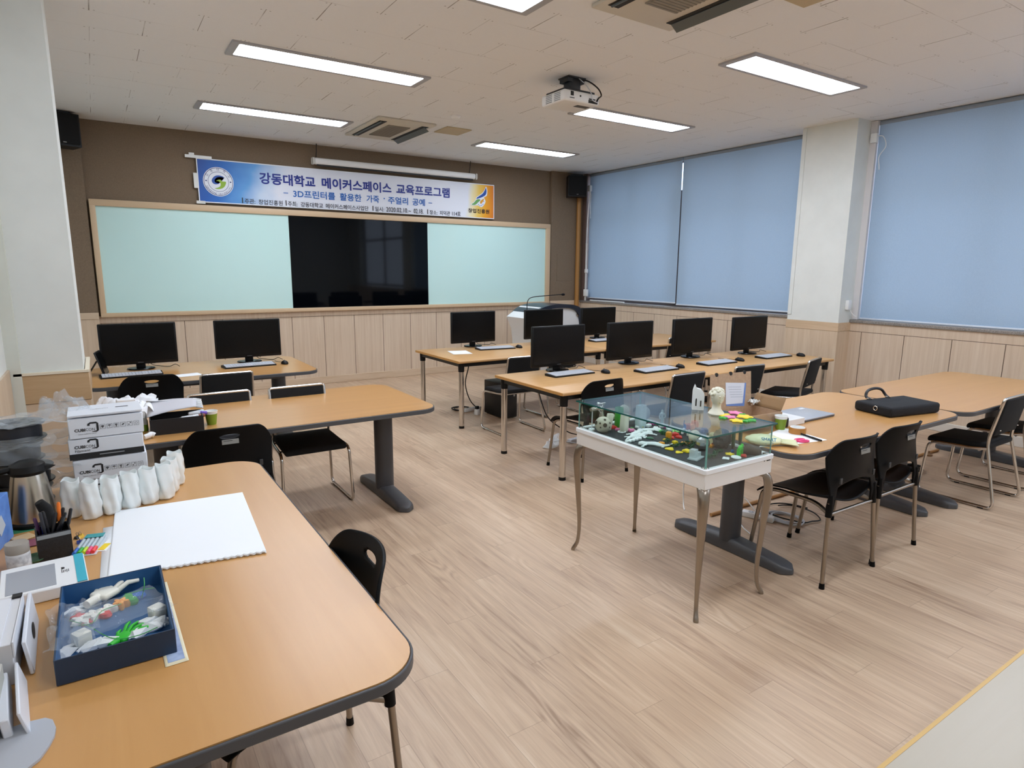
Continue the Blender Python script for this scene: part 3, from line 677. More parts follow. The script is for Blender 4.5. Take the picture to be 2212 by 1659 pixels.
computer_desk(3.01, 4.99, 5.57, 6.62, 'left long desk of the farther computer row, with a loose document on it')
computer_desk(4.995, 6.97, 5.57, 6.62, 'right long desk of the farther computer row, in front of the lectern')

# ---------------------------------------------------------------- chairs (facing +y, origin on the floor under the seat)
def plastic_chair():
    r = thing('plastic_chair', 'x', 'chair')
    tb = lambda pts, rr=0.0115: MB().tube(fillet(pts, 0.05), rr, 12)
    for s in (-1, 1):
        l = tb([(s*0.245, -0.245, 0.02), (s*0.215, -0.225, 0.40), (s*0.212, -0.222, 0.46)]).build('leg', STEEL, r)
        MB().cyl((s*0.2465, -0.246, 0), (s*0.244, -0.2445, 0.03), 0.0145, 0.013, 12).build('foot_cap', CHAIRP, l)
        l = tb([(s*0.195, 0.245, 0.02), (s*0.175, 0.20, 0.40), (s*0.17, 0.12, 0.425), (s*0.165, -0.12, 0.425), (s*0.21, -0.222, 0.40)]).build('leg', STEEL, r)
        MB().cyl((s*0.196, 0.2465, 0), (s*0.1945, 0.2435, 0.03), 0.0145, 0.013, 12).build('foot_cap', CHAIRP, l)
    MB().cyl((-0.205, -0.222, 0.395), (0.205, -0.222, 0.395), 0.010, seg=10).build('crossbar', STEEL, r)
    # seat shell
    def seat(u, v):
        a, c = u*2-1, v*2-1
        k = (1-0.5*a*a*c*c)**0.5 if True else 1
        x = a*math.sqrt(1-0.30*c*c)*0.245; y = 0.01+c*math.sqrt(1-0.26*a*a)*0.245
        z = 0.452+0.030*a*a*(1-max(0, c))-0.014*(1-a*a)-0.055*max(0, c-0.35)**2/0.42+0.020*max(0, -c-0.4)
        return (x, y, z)
    b = MB(); b.grid(seat, 24, 24); o = b.build('seat', CHAIRP, r, angle=80); md = o.modifiers.new('thick', 'SOLIDIFY'); md.thickness = 0.008; md.offset = -1
    # back shell with a grip hole, arch below and two sleeves over the rear legs
    NU, NV = 60, 36
    ztop = lambda a: 0.805-0.022*a*a-0.085*max(0, abs(a)-0.62)**2/0.1444
    zbot = lambda a: 0.565-0.055*a*a if abs(a) < 0.80 else 0.385
    def zb2(a):
        q = abs(a)
        if q > 0.86: return 0.385
        if q > 0.72: t = (q-0.72)/0.14; return (0.565-0.055*0.518)*(1-t**1.5)+0.385*t**1.5
        return 0.565-0.055*q*q
    H0, HW, HH = 0.752, 0.052, 0.015
    def shape(u, v):
        a = u*2-1; z0, z1 = zb2(a), ztop(a); z = z0+(z1-z0)*v; hz = (z-0.385)/0.42
        half = 0.215+0.030*max(0, hz-0.35); x = a*half
        y = -0.222-0.030*hz**1.2-0.030*max(0, hz-0.55)**2/0.2+0.115*(a*a)*max(0, hz-0.2)
        return Vector((x, y, z))
    b = MB(); bm = b.bm; V = [[bm.verts.new(shape(i/NU, j/NV)) for j in range(NV+1)] for i in range(NU+1)]
    ins = lambda p: (p.x/HW)**2+((p.z-H0)/HH)**2
    for i in range(NU):
        for j in range(NV):
            q = (V[i][j], V[i+1][j], V[i+1][j+1], V[i][j+1]); c = sum((x.co for x in q), Vector())/4
            if ins(c) > 1: bm.faces.new(q)
    for row in V:
        for x in row:
            if not x.link_faces: bm.verts.remove(x); continue
            d = ins(x.co)
            if d < 1.9 and any(e.is_boundary for e in x.link_edges):
                k = 1/math.sqrt(max(d, 1e-4)); x.co.x *= k; x.co.z = H0+(x.co.z-H0)*k
    o = b.build('backrest', CHAIRP, r, angle=80); md = o.modifiers.new('thick', 'SOLIDIFY'); md.thickness = 0.010; md.offset = 0
    for s in (-1, 1):
        MB().tube([(s*0.2135, -0.224, 0.385), (s*0.209, -0.222, 0.44), (s*0.204, -0.222, 0.50)], [0.017, 0.0175, 0.012], 14).build('sleeve', CHAIRP, o)
        MB().box((s*0.155, -0.2395, 0.575), (0.018, 0.008, 0.032), 0.002, 1).build('clip', mat('clip_grey', '#3a3b3c', 0.5), o)
    b = MB(); b.box((0, -0.2655, 0.722), (0.085, 0.003, 0.026), 0.001, 1, rot=(-0.13, 0, 0)); lb = b.build('label_plate', LABELM, o)
    b = MB()
    for k in range(3): b.box((-0.012+0.006*k, -0.2672+0.0008*k, 0.728-0.006*k), (0.045-0.012*k, 0.001, 0.0025), rot=(-0.13, 0, 0))
    b.build('label_print', mat('label_ink', '#3b3b3a', 0.6), lb)
    return r
def sled_chair():
    r = thing('sled_chair', 'x', 'chair')
    w = 0.24
    def side(s): return [(s*(w-0.045), -0.198, 0.765), (s*(w-0.040), -0.140, 0.47), (s*w, -0.235, 0.02), (s*w, -0.245, 0.0115), (s*w, 0.25, 0.0115), (s*(w-0.01), 0.215, 0.405), (s*(w-0.02), -0.06, 0.415), (s*(w-0.037), -0.145, 0.425)]
    for s in (-1, 1):
        q = side(s); pts = fillet([q[0], q[1], (s*w, -0.245, 0.0115), q[4], q[5], q[6], q[7]], 0.055, 6)
        l = MB().tube(pts, 0.0108, 10).build('side_frame', CHROME, r)
        for y in (-0.17, 0.17): MB().box((s*w, y, 0.006), (0.022, 0.04, 0.012), 0.003, 1).build('glide', BLACKP, l)
    MB().tube(fillet([(-w+0.045, -0.1955, 0.750), (-w+0.045, -0.2035, 0.790), (w-0.045, -0.2035, 0.790), (w-0.045, -0.1955, 0.750)], 0.045, 8), 0.0098, 10).build('top_rail', CHROME, r)
    b = MB(); b.cyl((-w+0.02, 0.12, 0.402), (w-0.02, 0.12, 0.402), 0.009, seg=10); b.cyl((-w+0.03, -0.10, 0.408), (w-0.03, -0.10, 0.408), 0.009, seg=10); b.build('crossbar', CHROME, r)
    b = MB(); b.box((0, 0.04, 0.44), (0.425, 0.40, 0.045), 0.02, 4)
    b.warp(lambda p: (p.x*(1-0.06*max(0, -p.y)/0.2), p.y, p.z-0.02*max(0, p.y-0.12)**2/0.01+0.006*(1-(p.x/0.21)**2))); b.build('seat', BLACKF, r, angle=60)
    b = MB(); b.box((0, 0, 0), (0.380, 0.030, 0.275), 0.014, 4)
    b.warp(lambda p: (p.x, -0.176-0.190*(p.z)-0.022*(1-(p.x/0.2)**2)+p.y, p.z+0.652)); b.build('backrest', BLACKF, r, angle=60)
    for s in (-1, 1): MB().box((s*0.150, -0.190, 0.56), (0.02, 0.006, 0.008), 0.002, 1).build('bolt', CHROME, r)
    return r
P0 = plastic_chair(); S0 = sled_chair()
pg, sg = 'black plastic chairs with a grip hole', 'black padded chairs on chrome sled frames'
for i, (x, y, a, t) in enumerate([
    (0.30, 5.90, 0, 'black plastic chair tucked under the table with the two left monitors'),
    (0.53, 3.83, 0, 'black plastic chair between the two left tables, back plate facing the camera'),
    (0.388, 1.785, 90, 'black plastic chair tucked under the right edge of the near left table'),
    (3.30, 3.90, 2, 'black plastic chair at the left end of the nearer computer row'),
    (3.31, 1.905, -1, 'black plastic chair just right of the glass display case'),
    (3.815, 1.915, 0, 'black plastic chair in front of the briefcase, second from the glass case')]):
    repeat(P0, i, (x, y, 0), math.radians(a), t, pg)
for i, (x, y, a, t) in enumerate([
    (0.83, 5.71, 0, 'black padded sled chair at the table with the two left monitors'),
    (0.645, 4.46, 180, 'black padded sled chair behind the middle left table, left of two'),
    (1.165, 4.44, 180, 'black padded sled chair pushed under the middle left table, its seat in view'),
    (3.50, 5.30, 0, 'black padded sled chair at the farther computer row beside the black tower'),
    (4.36, 5.76, 0, 'black padded sled chair at the farther row, hidden behind the nearest monitor'),
    (6.28, 5.80, 0, 'black padded sled chair at the far right of the farther computer row'),
    (4.12, 3.75, 0, 'black padded sled chair at the nearer computer row behind the glass case'),
    (4.96, 3.76, -3, 'black padded sled chair at the nearer computer row behind the open cardboard box'),
    (5.84, 3.70, 16, 'black padded sled chair turned at the right end of the nearer computer row'),
    (5.36, 1.88, 0, 'black padded sled chair right of the briefcase at the empty table'),
    (6.07, 1.90, 0, 'black padded sled chair at the empty right table, cut by the photo edge')]):
    repeat(S0, i, (x, y, 0), math.radians(a), t, sg)
# ---------------------------------------------------------------- computers
TZ = 0.7215
def monitor_proto():
    r = thing('monitor', 'x', 'monitor')
    b = MB(); b.box((0, 0.022, 0.235), (0.61, 0.030, 0.372), 0.008, 2); b.box((0, 0.045, 0.235), (0.40, 0.03, 0.24), 0.012, 2); hs = b.build('housing', BLACKP, r)
    MB().box((0, 0.006, 0.243), (0.578, 0.003, 0.332)).build('screen', BLACKG, r)
    b = MB(); b.box((0, 0.0055, 0.064), (0.045, 0.002, 0.006)); b.build('badge', mat('badge_grey', '#4c4e52', 0.4), hs)
    b = MB(); b.box((0, 0.045, 0.07), (0.075, 0.03, 0.13), 0.008, 2); b.box((0.09, 0.06, 0.055), (0.06, 0.03, 0.025), 0.006, 2); b.build('neck', BLACKP, r)
    b = MB(); b.lathe([(0.100, 0.0), (0.110, 0.006), (0.104, 0.014), (0.03, 0.020)], 32); b.warp(lambda p: (p.x*1.05, p.y*0.88+0.03, p.z)); b.build('stand_base', BLACKG, r)
    b = MB(); b.tube(spline([(0.06, 0.06, 0.1), (0.09, 0.09, 0.03), (0.16, 0.10, 0.008), (0.23, 0.04, 0.006), (0.28, 0.06, 0.02), (0.31, 0.0, 0.006)]), 0.003, 6); b.build('cable', BLACKP, r)
    return r
M0 = monitor_proto(); mg = 'black monitors on the desks'
for i, (x, y, a, t) in enumerate([
    (3.52, 4.56, 0, 'black monitor nearest the camera on the nearer computer row'),
    (4.42, 4.56, 0, 'second black monitor from the left on the nearer computer row'),
    (5.33, 4.56, 0, 'third black monitor from the left on the nearer computer row'),
    (6.14, 4.44, 0, 'black monitor at the right end of the nearer row, beside the white column'),
    (3.76, 6.56, 0, 'black monitor at the left end of the farther computer row'),
    (4.78, 6.52, 0, 'black monitor in front of the white lectern'),
    (5.70, 6.52, 0, 'black monitor at the right of the farther row, beside the ochre pipe'),
    (0.28, 6.58, 0, 'black monitor at the left end of the front left table, by the pillar'),
    (1.21, 6.56, 0, 'black monitor at the right end of the front left table')]):
    o = repeat(M0, i, (x, y, TZ-0.0005), math.radians(a), t, mg)
def keyboard_proto():
    r = thing('keyboard', 'x', 'keyboard')
    b = MB(); b.prism([(-0.23, -0.075), (0.23, -0.075), (0.235, 0.07), (-0.235, 0.07)], 0.0, 0.010); b.warp(lambda p: (p.x, p.y, p.z*(1+0.9*(p.y+0.075)/0.145))); b.build('case', BLACKP, r)
    b = MB()
    for j in range(6):
        for k in range(18 if j != 0 else 9):
            w = 0.0245 if j != 0 else 0.049; yy = -0.058+0.0232*j; b.box((-0.219+w*(k+0.5), yy, 0.0135+0.0095*(yy+0.075)/0.145), (w-0.0025, 0.0205, 0.005))
    b.build('keys', GREYL, r)
    return r
K0 = keyboard_proto(); kg = 'grey keyboards'
for i, (x, y, a, t) in enumerate([
    (3.49, 4.36, 2, 'grey keyboard under the nearest monitor of the nearer row'), (4.33, 4.12, 2, 'grey keyboard in front of the second monitor of the nearer row'),
    (5.20, 4.13, 1, 'grey keyboard in front of the third monitor of the nearer row'), (6.14, 4.13, 0, 'grey keyboard at the right end of the nearer row'),
    (3.87, 6.25, -6, 'grey keyboard at the left end of the farther row'), (5.58, 6.25, 0, 'grey keyboard under the rightmost monitor of the farther row'),
    (0.19, 6.23, 3, 'grey keyboard on the front left table, by the pillar'), (1.15, 6.29, 3, 'grey keyboard under the right monitor on the front left table')]):
    repeat(K0, i, (x, y, TZ), math.radians(a), t, kg)
def mouse_proto():
    r = thing('mouse', 'x', 'mouse')
    b = MB(); b.ball((0, 0, 0.008), (0.033, 0.055, 0.027), 20, 14); b.warp(lambda p: (p.x, p.y, max(p.z, 0.0))); b.build('shell', BLACKP, r)
    MB().cyl((-0.003, 0.022, 0.031), (0.003, 0.022, 0.031), 0.007, seg=12).build('wheel', GREYP, r)
    b = MB(); b.tube(spline([(0, 0.052, 0.008), (0.01, 0.10, 0.004), (-0.03, 0.16, 0.004), (-0.05, 0.23, 0.004)]), 0.002, 6); b.build('cable', BLACKP, r)
    return r
Q0 = mouse_proto(); qg = 'black computer mice'
for i, (x, y, t) in enumerate([
    (3.82, 4.26, 'black mouse beside the keyboard of the nearest monitor'), (4.66, 4.13, 'black mouse beside the second keyboard of the nearer row'),
    (5.56, 4.13, 'black mouse beside the third keyboard of the nearer row'), (6.47, 4.02, 'black mouse at the right end of the nearer row'),
    (4.17, 6.20, 'black mouse on the farther row, beside its left keyboard'), (1.47, 6.27, 'black mouse on the front left table')]):
    repeat(Q0, i, (x, y, TZ), random.uniform(-0.15, 0.15), t, qg)
# towers
def tower(loc, label):
    r = thing('computer_tower', label, 'computer', loc, 0, 'black computer towers')
    MB().box((0, 0, 0.20), (0.19, 0.40, 0.385), 0.008, 2).build('case', BLACKP, r)
    b = MB(); b.box((0, -0.203, 0.20), (0.182, 0.012, 0.37), 0.006, 2); f = b.build('front_panel', mat('tower_front', '#1b1c1f', 0.35), r)
    b = MB(); b.box((0, -0.211, 0.33), (0.15, 0.004, 0.042), 0.002, 1); b.build('disc_drive', BLACKP, f)
    b = MB(); b.cyl((0.05, -0.209, 0.26), (0.05, -0.213, 0.26), 0.012, seg=16); b.build('power_button', LABELM, f)
    for sx in (-1, 1):
        for sy in (-1, 1): MB().cyl((sx*0.07, sy*0.15, 0), (sx*0.07, sy*0.15, 0.012), 0.015, seg=12).build('foot', BLACKP, r)
tower((3.745, 5.94, 0), 'black computer tower on the floor under the left end of the farther row')
# tablet stand, papers
r = thing('photo_frame', 'dark picture frame leaning on a stand at the left end of the front left table', 'picture frame', (-0.02, 6.40, TZ), math.radians(80))
b = MB(); b.box((0, 0.0, 0.105), (0.20, 0.012, 0.21), 0.004, 1, rot=(-0.28, 0, 0)); b.build('frame', BLACKP, r)
MB().box((0, -0.0085, 0.107), (0.17, 0.003, 0.18), rot=(-0.28, 0, 0)).build('picture', BLACKG, r)
b = MB(); b.box((0, 0.07, 0.06), (0.06, 0.008, 0.15), rot=(0.55, 0, 0)); b.build('stand', BLACKP, r)
def sheet(name, loc, sx, sy, rz, label, m=PAPER, curl=0.0, cat='paper', th=0.0008, group=None):
    b = MB(); b.grid(lambda u, v: ((u-0.5)*sx, (v-0.5)*sy, 0.0006+curl*(u*u*u+0.5*(1-v)**3)), 10, 10)
    o = b.build(name, m, loc=loc, rot=(0, 0, rz)); md = o.modifiers.new('thick', 'SOLIDIFY'); md.thickness = th; md.offset = 1
    return tag(o, label, cat, group)
sheet('paper', (3.35, 6.17, TZ), 0.22, 0.30, math.radians(-14), 'white printed sheet on a clipboard at the left end of the farther row')
sheet('paper', (0.60, 6.03, TZ), 0.20, 0.15, 0.2, 'white sheet lying near the edge of the front left table')
# lectern
r = thing('lectern', 'white lectern with a dark arched hood and microphone in the far right corner', 'lectern', (5.58, 7.60, 0))
WB = mat('lectern_white', '#e6e8e8', 0.35); NB = mat('lectern_navy', '#1c2636', 0.3)
L_ = [(-0.52, 0.955), (-0.50, 0.90), (-0.44, 0.78), (-0.415, 0.60), (-0.41, 0.30), (-0.43, 0.02), (0.43, 0.02), (0.41, 0.30), (0.42, 0.60), (0.46, 0.78), (0.47, 0.92), (0.42, 1.07), (0.33, 1.115), (0.0, 1.125), (-0.28, 1.105)]
RX = Matrix.Rotation(PI/2, 4, 'X')
b = MB(); b.prism(L_, -0.26, 0.26, RX); b.build('body', WB, r)
def arch(k, dz): return [(-0.50*k, 0.93+dz), (-0.40*k, 1.03+dz), (-0.28*k, 1.10+dz), (-0.1*k, 1.138+dz), (0.15*k, 1.142+dz), (0.33*k, 1.125+dz), (0.44*k, 1.07+dz), (0.50*k, 0.95+dz), (0.515*k, 0.78+dz), (0.50*k, 0.62+dz)]
rings = []
for p, q in zip(spline([(x, 0, z) for x, z in arch(1, 0)], 4), spline([(x, 0, z) for x, z in arch(0.86, -0.05)], 4)): rings.append([(p.x, -0.30, p.z), (p.x, 0.28, p.z), (q.x, 0.28, q.z), (q.x, -0.30, q.z)])
b = MB(); b.loft(rings); b.build('hood', NB, r)
b = MB(); b.cyl((0.40, -0.262, 0.98), (0.40, -0.285, 0.98), 0.022, 0.018, 20); b.build('lock', STEEL, r)
b = MB(); b.box((0, 0, 0.01), (0.90, 0.56, 0.02), 0.004, 1); b.build('plinth', GREYP, r)
b = MB(); b.cyl((-0.40, -0.1, 1.03), (-0.40, -0.1, 1.06), 0.02, seg=14); b.tube(spline([(-0.40, -0.1, 1.04), (-0.40, -0.1, 1.16), (-0.36, -0.1, 1.23), (-0.24, -0.1, 1.255), (0.0, -0.1, 1.268), (0.22, -0.1, 1.28)]), 0.006, 8); mc = b.build('microphone', BLACKM, r)
b = MB(); b.ball((0.25, -0.1, 1.278), (0.035, 0.018, 0.018), 14, 10); b.build('microphone_head', BLACKP, mc)

# cables and power strips on the floor
def cable(name, pts, rad, m, label, cat='cable', grp=None, n=8):
    b = MB(); b.tube(spline(pts, n), rad, 6); return tag(b.build(name, m), label, cat, grp)
def coil(b, c, r0, turns, rad, z0=0.006, wob=0.15, sq=1.0, dz=0.0035, seed=1):
    rr = random.Random(seed); pts = []; ph = rr.random()*6
    for k in range(int(turns*14)):
        a = 2*PI*k/14; q = r0*(1+wob*math.sin(a*0.37+ph)+0.08*rr.uniform(-1, 1)); pts.append((c[0]+q*math.cos(a), c[1]+q*sq*math.sin(a), z0+dz*k/14+0.004*rr.random()))
    b.tube(spline(pts, 3), rad, 6)
def strip(name, loc, rz, n, label, m=WHITEP):
    r = thing(name, label, 'power strip', loc, rz); L = 0.05*n+0.06
    MB().box((0, 0, 0.019), (L, 0.055, 0.038), 0.008, 2).build('housing', m, r)
    for k in range(n):
        s = MB().cyl((-L/2+0.05+0.05*k, 0, 0.037), (-L/2+0.05+0.05*k, 0, 0.0405), 0.018, seg=16).build('socket', GREYL, r)
        b = MB(); b.cyl((-L/2+0.05+0.05*k-0.008, 0, 0.0402), (-L/2+0.05+0.05*k-0.008, 0, 0.0410), 0.003, seg=8); b.cyl((-L/2+0.05+0.05*k+0.008, 0, 0.0402), (-L/2+0.05+0.05*k+0.008, 0, 0.0410), 0.003, seg=8); b.build('pin_hole', DARKV, s)
    return r
strip('power_strip', (3.58, 6.30, 0), 0.2, 4, 'white power strip on the floor beside the black computer tower')
r = thing('power_adapter', 'white adapter block standing on the floor near the black tower', 'adapter', (3.52, 6.08, 0), 0.4)
MB().box((0, 0, 0.035), (0.05, 0.05, 0.07), 0.008, 2).build('block', WHITEP, r); MB().box((0, 0, 0.085), (0.04, 0.035, 0.04), 0.006, 2).build('plug', BLACKP, r)
cable('cable', [(3.62, 6.40, 0.68), (3.60, 6.42, 0.5), (3.58, 6.46, 0.3), (3.61, 6.42, 0.12), (3.66, 6.35, 0.03), (3.72, 6.28, 0.03)], 0.007, BLACKP, 'black cable hanging from the farther desk down to the power strip')
b = MB(); coil(b, (3.50, 6.42), 0.10, 3, 0.005, seed=3); tag(b.build('cable', BLACKP), 'black cable coil on the floor left of the computer tower', 'cable')
b = MB()
for k in range(7): b.tube(spline([(3.36+0.012*k, 4.58, 0.008+0.006*k), (3.40+0.01*k, 4.50+0.01*k, 0.014+0.006*k), (3.48, 4.50+0.015*k, 0.03), (3.60-0.01*k, 4.66+0.01*k, 0.05-0.004*k), (3.65-0.012*k, 4.72, 0.07-0.007*k), (3.55, 4.70-0.02*k, 0.05), (3.44, 4.62, 0.02+0.004*k), (3.36+0.012*k, 4.58, 0.008+0.006*k)], 5), 0.0045, 6)
tag(b.build('cable_bundle', WHITEP), 'white cable tied in a figure of eight under the nearer computer row', 'cable')
strip('power_strip', (3.83, 4.60, 0), 0.1, 5, 'grey power strip on the floor behind the corner of the glass case', GREYL)
cable('cable', [(3.86, 4.62, 0.04), (3.95, 4.65, 0.10), (3.92, 4.72, 0.28), (4.02, 4.70, 0.5), (4.08, 4.62, 0.66)], 0.006, BLACKP, 'black cable looping up from the grey power strip')
cable('cable', [(3.60, 4.6, 0.03), (3.72, 4.52, 0.012), (3.95, 4.48, 0.010), (4.15, 4.60, 0.010)], 0.005, GREYL, 'grey cable running along the floor past the grey power strip')
cable('cable', [(3.55, 5.02, 0.66), (3.60, 4.98, 0.42), (3.68, 4.93, 0.18), (3.82, 4.80, 0.05), (3.90, 4.72, 0.02)], 0.006, BLACKP, 'black cable hanging between the two computer rows')
b = MB(); b.cyl((3.36, 2.635, 0.013), (6.45, 2.55, 0.013), 0.012, seg=10); tag(b.build('wooden_pole', mat('pole_wood', '#b5854e', 0.5)), 'long thin wooden pole lying on the floor under the right tables', 'pole')
strip('power_strip', (3.60, 2.44, 0), 1.9, 3, 'white power strip on the floor beside the table leg behind the glass case')
b = MB(); coil(b, (3.74, 2.33), 0.085, 4, 0.005, seed=5, sq=1.3); tag(b.build('cable', GREYL), 'grey cable coil on the floor behind the glass case leg', 'cable')
b = MB(); coil(b, (3.88, 2.36), 0.14, 1.3, 0.0045, seed=8, sq=1.2); tag(b.build('cable', BLACKP), 'black cable loop on the floor behind the plastic chair', 'cable')
cable('cable', [(3.57, 2.40, 0.03), (3.62, 2.56, 0.10), (3.56, 2.60, 0.16), (3.50, 2.54, 0.06), (3.40, 2.42, 0.008), (3.33, 2.30, 0.006)], 0.004, WHITEP, 'white cable arching over the white power strip')
cable('cable', [(3.26, 2.72, 0.66), (3.27, 2.74, 0.45), (3.22, 2.76, 0.25), (3.20, 2.74, 0.10), (3.12, 2.66, 0.09)], 0.004, WHITEP, 'thin white cable hanging behind the glass display case')
b = MB(); coil(b, (5.62, 2.40), 0.09, 3.5, 0.008, seed=9, sq=0.8, dz=0.008); tag(b.build('cable', BLACKP), 'thick dark cable coil on the floor beyond the briefcase table', 'cable')
b = MB(); b.lathe([(0.03, 0.0), (0.032, 0.012), (0.012, 0.025), (0.01, 0.045), (0.0, 0.046)], 16); tag(b.build('door_stop', mat('stop_brown', '#8a6a4a', 0.6), loc=(6.22, 2.53, 0.0)), 'small brown wooden stopper on the floor under the empty right table', 'stopper')
cable('ribbon', [(0.05, 5.86, 0.50), (0.08, 5.84, 0.49), (0.12, 5.86, 0.505), (0.15, 5.85, 0.49)], 0.012, solid('#d8402e', 0.5), 'red ribbon scrap hanging on the leg of the front left table', 'ribbon')
# ---------------------------------------------------------------- glass display case
CX, CY = 2.495, 2.27; HX, HY = 0.255, 0.47
def clear_glass():
    m = bpy.data.materials.new('clear_case_glass'); m.use_nodes = True; t = m.node_tree; t.nodes.clear()
    lw = t.nodes.new('ShaderNodeLayerWeight'); lw.inputs[0].default_value = 0.5
    pw = t.nodes.new('ShaderNodeMath'); pw.operation = 'POWER'; pw.inputs[1].default_value = 4.0; t.links.new(lw.outputs['Facing'], pw.inputs[0])
    fr = t.nodes.new('ShaderNodeMath'); fr.operation = 'MULTIPLY_ADD'; fr.inputs[1].default_value = 0.9; fr.inputs[2].default_value = 0.035; t.links.new(pw.outputs[0], fr.inputs[0])
    tr = t.nodes.new('ShaderNodeBsdfTransparent'); tr.inputs[0].default_value = (0.93, 0.975, 0.96, 1)
    gl = t.nodes.new('ShaderNodeBsdfGlossy'); gl.inputs['Roughness'].default_value = 0.01
    mx = t.nodes.new('ShaderNodeMixShader'); ou = t.nodes.new('ShaderNodeOutputMaterial')
    t.links.new(fr.outputs[0], mx.inputs[0]); t.links.new(tr.outputs[0], mx.inputs[1]); t.links.new(gl.outputs[0], mx.inputs[2]); t.links.new(mx.outputs[0], ou.inputs[0])
    return m
CG = clear_glass(); GEDGE = mat('glass_edge', '#1f5b55', 0.15); GEDGL = mat('glass_edge_light', '#7fb5ac', 0.2)
r = thing('display_case', 'white display table with a glass box full of colourful printed objects', 'display case', (CX, CY, 0))
CW = mat('case_white', '#efece8', 0.45)
b = MB(); b.box((0, 0, 0.693), (2*HX-0.012, 2*HY-0.012, 0.076), 0.003, 1); b.build('tray', CW, r)
b = MB(); b.ring_prism(rrect(-HX, HX, -HY, HY, 0.010, 3), rrect(-HX+0.028, HX-0.028, -HY+0.028, HY-0.028, 0.004, 3), 0.730, 0.753)
o = b.build('rim', mat('case_rim_white', '#f2f4f5', 0.35), r); md = o.modifiers.new('soft', 'BEVEL'); md.width = 0.004; md.segments = 2
MB().box((0, 0, 0.7385), (2*HX-0.05, 2*HY-0.05, 0.012)).build('felt_floor', noisy('grey_felt', '#3d3e40', '#333436', 250, 0.95, 2), r)
g0, g1 = 0.752, 0.903; ix, iy = HX-0.014, HY-0.014
for sx in (-1, 1):
    gp = MB().box((sx*ix, 0, (g0+g1)/2), (0.005, 2*iy-0.006, g1-g0)).build('glass_pane', CG, r)
    for sy in (-1, 1): MB().box((sx*ix, sy*(iy-0.002), (g0+g1)/2), (0.0052, 0.003, g1-g0)).build('glass_edge', GEDGL, gp)
for sy in (-1, 1):
    gp = MB().box((0, sy*iy, (g0+g1)/2), (2*ix-0.006, 0.005, g1-g0)).build('glass_pane', CG, r)
    for sx in (-1, 1): MB().box((sx*(ix-0.002), sy*iy, (g0+g1)/2), (0.003, 0.0052, g1-g0)).build('glass_edge', GEDGL, gp)
gt = MB().box((0.004, 0, 0.907), (2*HX, 2*HY-0.006, 0.007)).build('glass_top', CG, r)
b = MB(); b.ring_prism([(-HX, -HY), (HX+0.006, -HY), (HX+0.006, HY), (-HX, HY)], [(-HX+0.003, -HY+0.003), (HX+0.003, -HY+0.003), (HX+0.003, HY-0.003), (-HX+0.003, HY-0.003)], 0.9032, 0.9108); b.build('glass_edge', GEDGE, gt)
for sx in (-1, 1):
    for sy in (-1, 1):
        MB().box((sx*(ix-0.012), sy*(iy-0.012), 0.752), (0.03, 0.03, 0.012), 0.003, 1).build('corner_block', CHROME, r)
        d = Vector((sx, sy, 0)).normalized(); n_ = Vector((-sy, sx, 0)).normalized(); rings = []
        path = [(-0.085, 0.658, 0.030, 0.014), (-0.04, 0.656, 0.030, 0.016), (-0.012, 0.640, 0.028, 0.020), (0.002, 0.600, 0.026, 0.022), (0.004, 0.54, 0.0235, 0.021), (-0.004, 0.42, 0.019, 0.018), (-0.012, 0.30, 0.0155, 0.015), (-0.018, 0.20, 0.0125, 0.0125), (-0.018, 0.12, 0.0105, 0.011), (-0.012, 0.06, 0.010, 0.011), (0.0, 0.03, 0.011, 0.012), (0.012, 0.012, 0.0125, 0.011), (0.016, 0.0, 0.012, 0.010)]
        sm = spline([(q[0], q[1], 0) for q in path], 4); sw = spline([(q[2], q[3], 0) for q in path], 4)
        for k, (p, w_) in enumerate(zip(sm, sw)):
            t = (sm[min(k+1, len(sm)-1)]-sm[max(k-1, 0)]).normalized(); e1 = d*(-t.y) + Vector((0, 0, t.x)); c = Vector((sx*(HX-0.014), sy*(HY-0.014), 0)) + d*p.x + Vector((0, 0, p.y))
            rings.append([c + n_*w_.x*a + e1*w_.y*b_ for a, b_ in ((1, -0.8), (1, 0.3), (0.7, 0.8), (0, 1.0), (-0.7, 0.8), (-1, 0.3), (-1, -0.8), (0, -0.95))])
        b = MB(); b.loft(rings); b.warp(lambda p: (p.x, p.y, min(max(p.z, 0.0), 0.664))); b.build('leg', STEEL, r, angle=50)
b = MB(); b.cyl((0.185, -HY+0.0055, 0.728), (0.185, -HY+0.004, 0.728), 0.004, seg=10); b.box((0.218, -HY+0.005, 0.726), (0.028, 0.002, 0.006)); b.build('badge', mat('badge_dark', '#333333', 0.5), r)

# ---- printed objects
FZ = 0.745
W_ = mat('print_white', '#eef2f2', 0.45); CRE = mat('print_cream', '#e4e2cf', 0.5); PALE = mat('print_ice', '#d4e4ea', 0.35); GRN = mat('print_green', '#2aa02a', 0.4); DGR = mat('print_dark_green', '#0f4f2c', 0.45)
RED = mat('print_red', '#d6342c', 0.45); PNK = mat('print_pink', '#ef83b4', 0.45); YEL = mat('print_yellow', '#f4d51c', 0.45); ORG = mat('print_orange', '#eb9a1d', 0.45); BLU = mat('print_blue', '#24459c', 0.45); GRY = mat('print_dark_grey', '#2d3030', 0.5); BRN = mat('print_brown', '#8e7c6a', 0.6)
CLR = film('print_clear', '#e4ecee', 0.55, 0.15)
def single(nm, mb, m, x, y, z, label, cat, rz=0.0, grp=None, rot=None, **k):
    return tag(mb.build(nm, m, loc=(x, y, z), rot=rot or (0, 0, rz), **k), label, cat, grp)
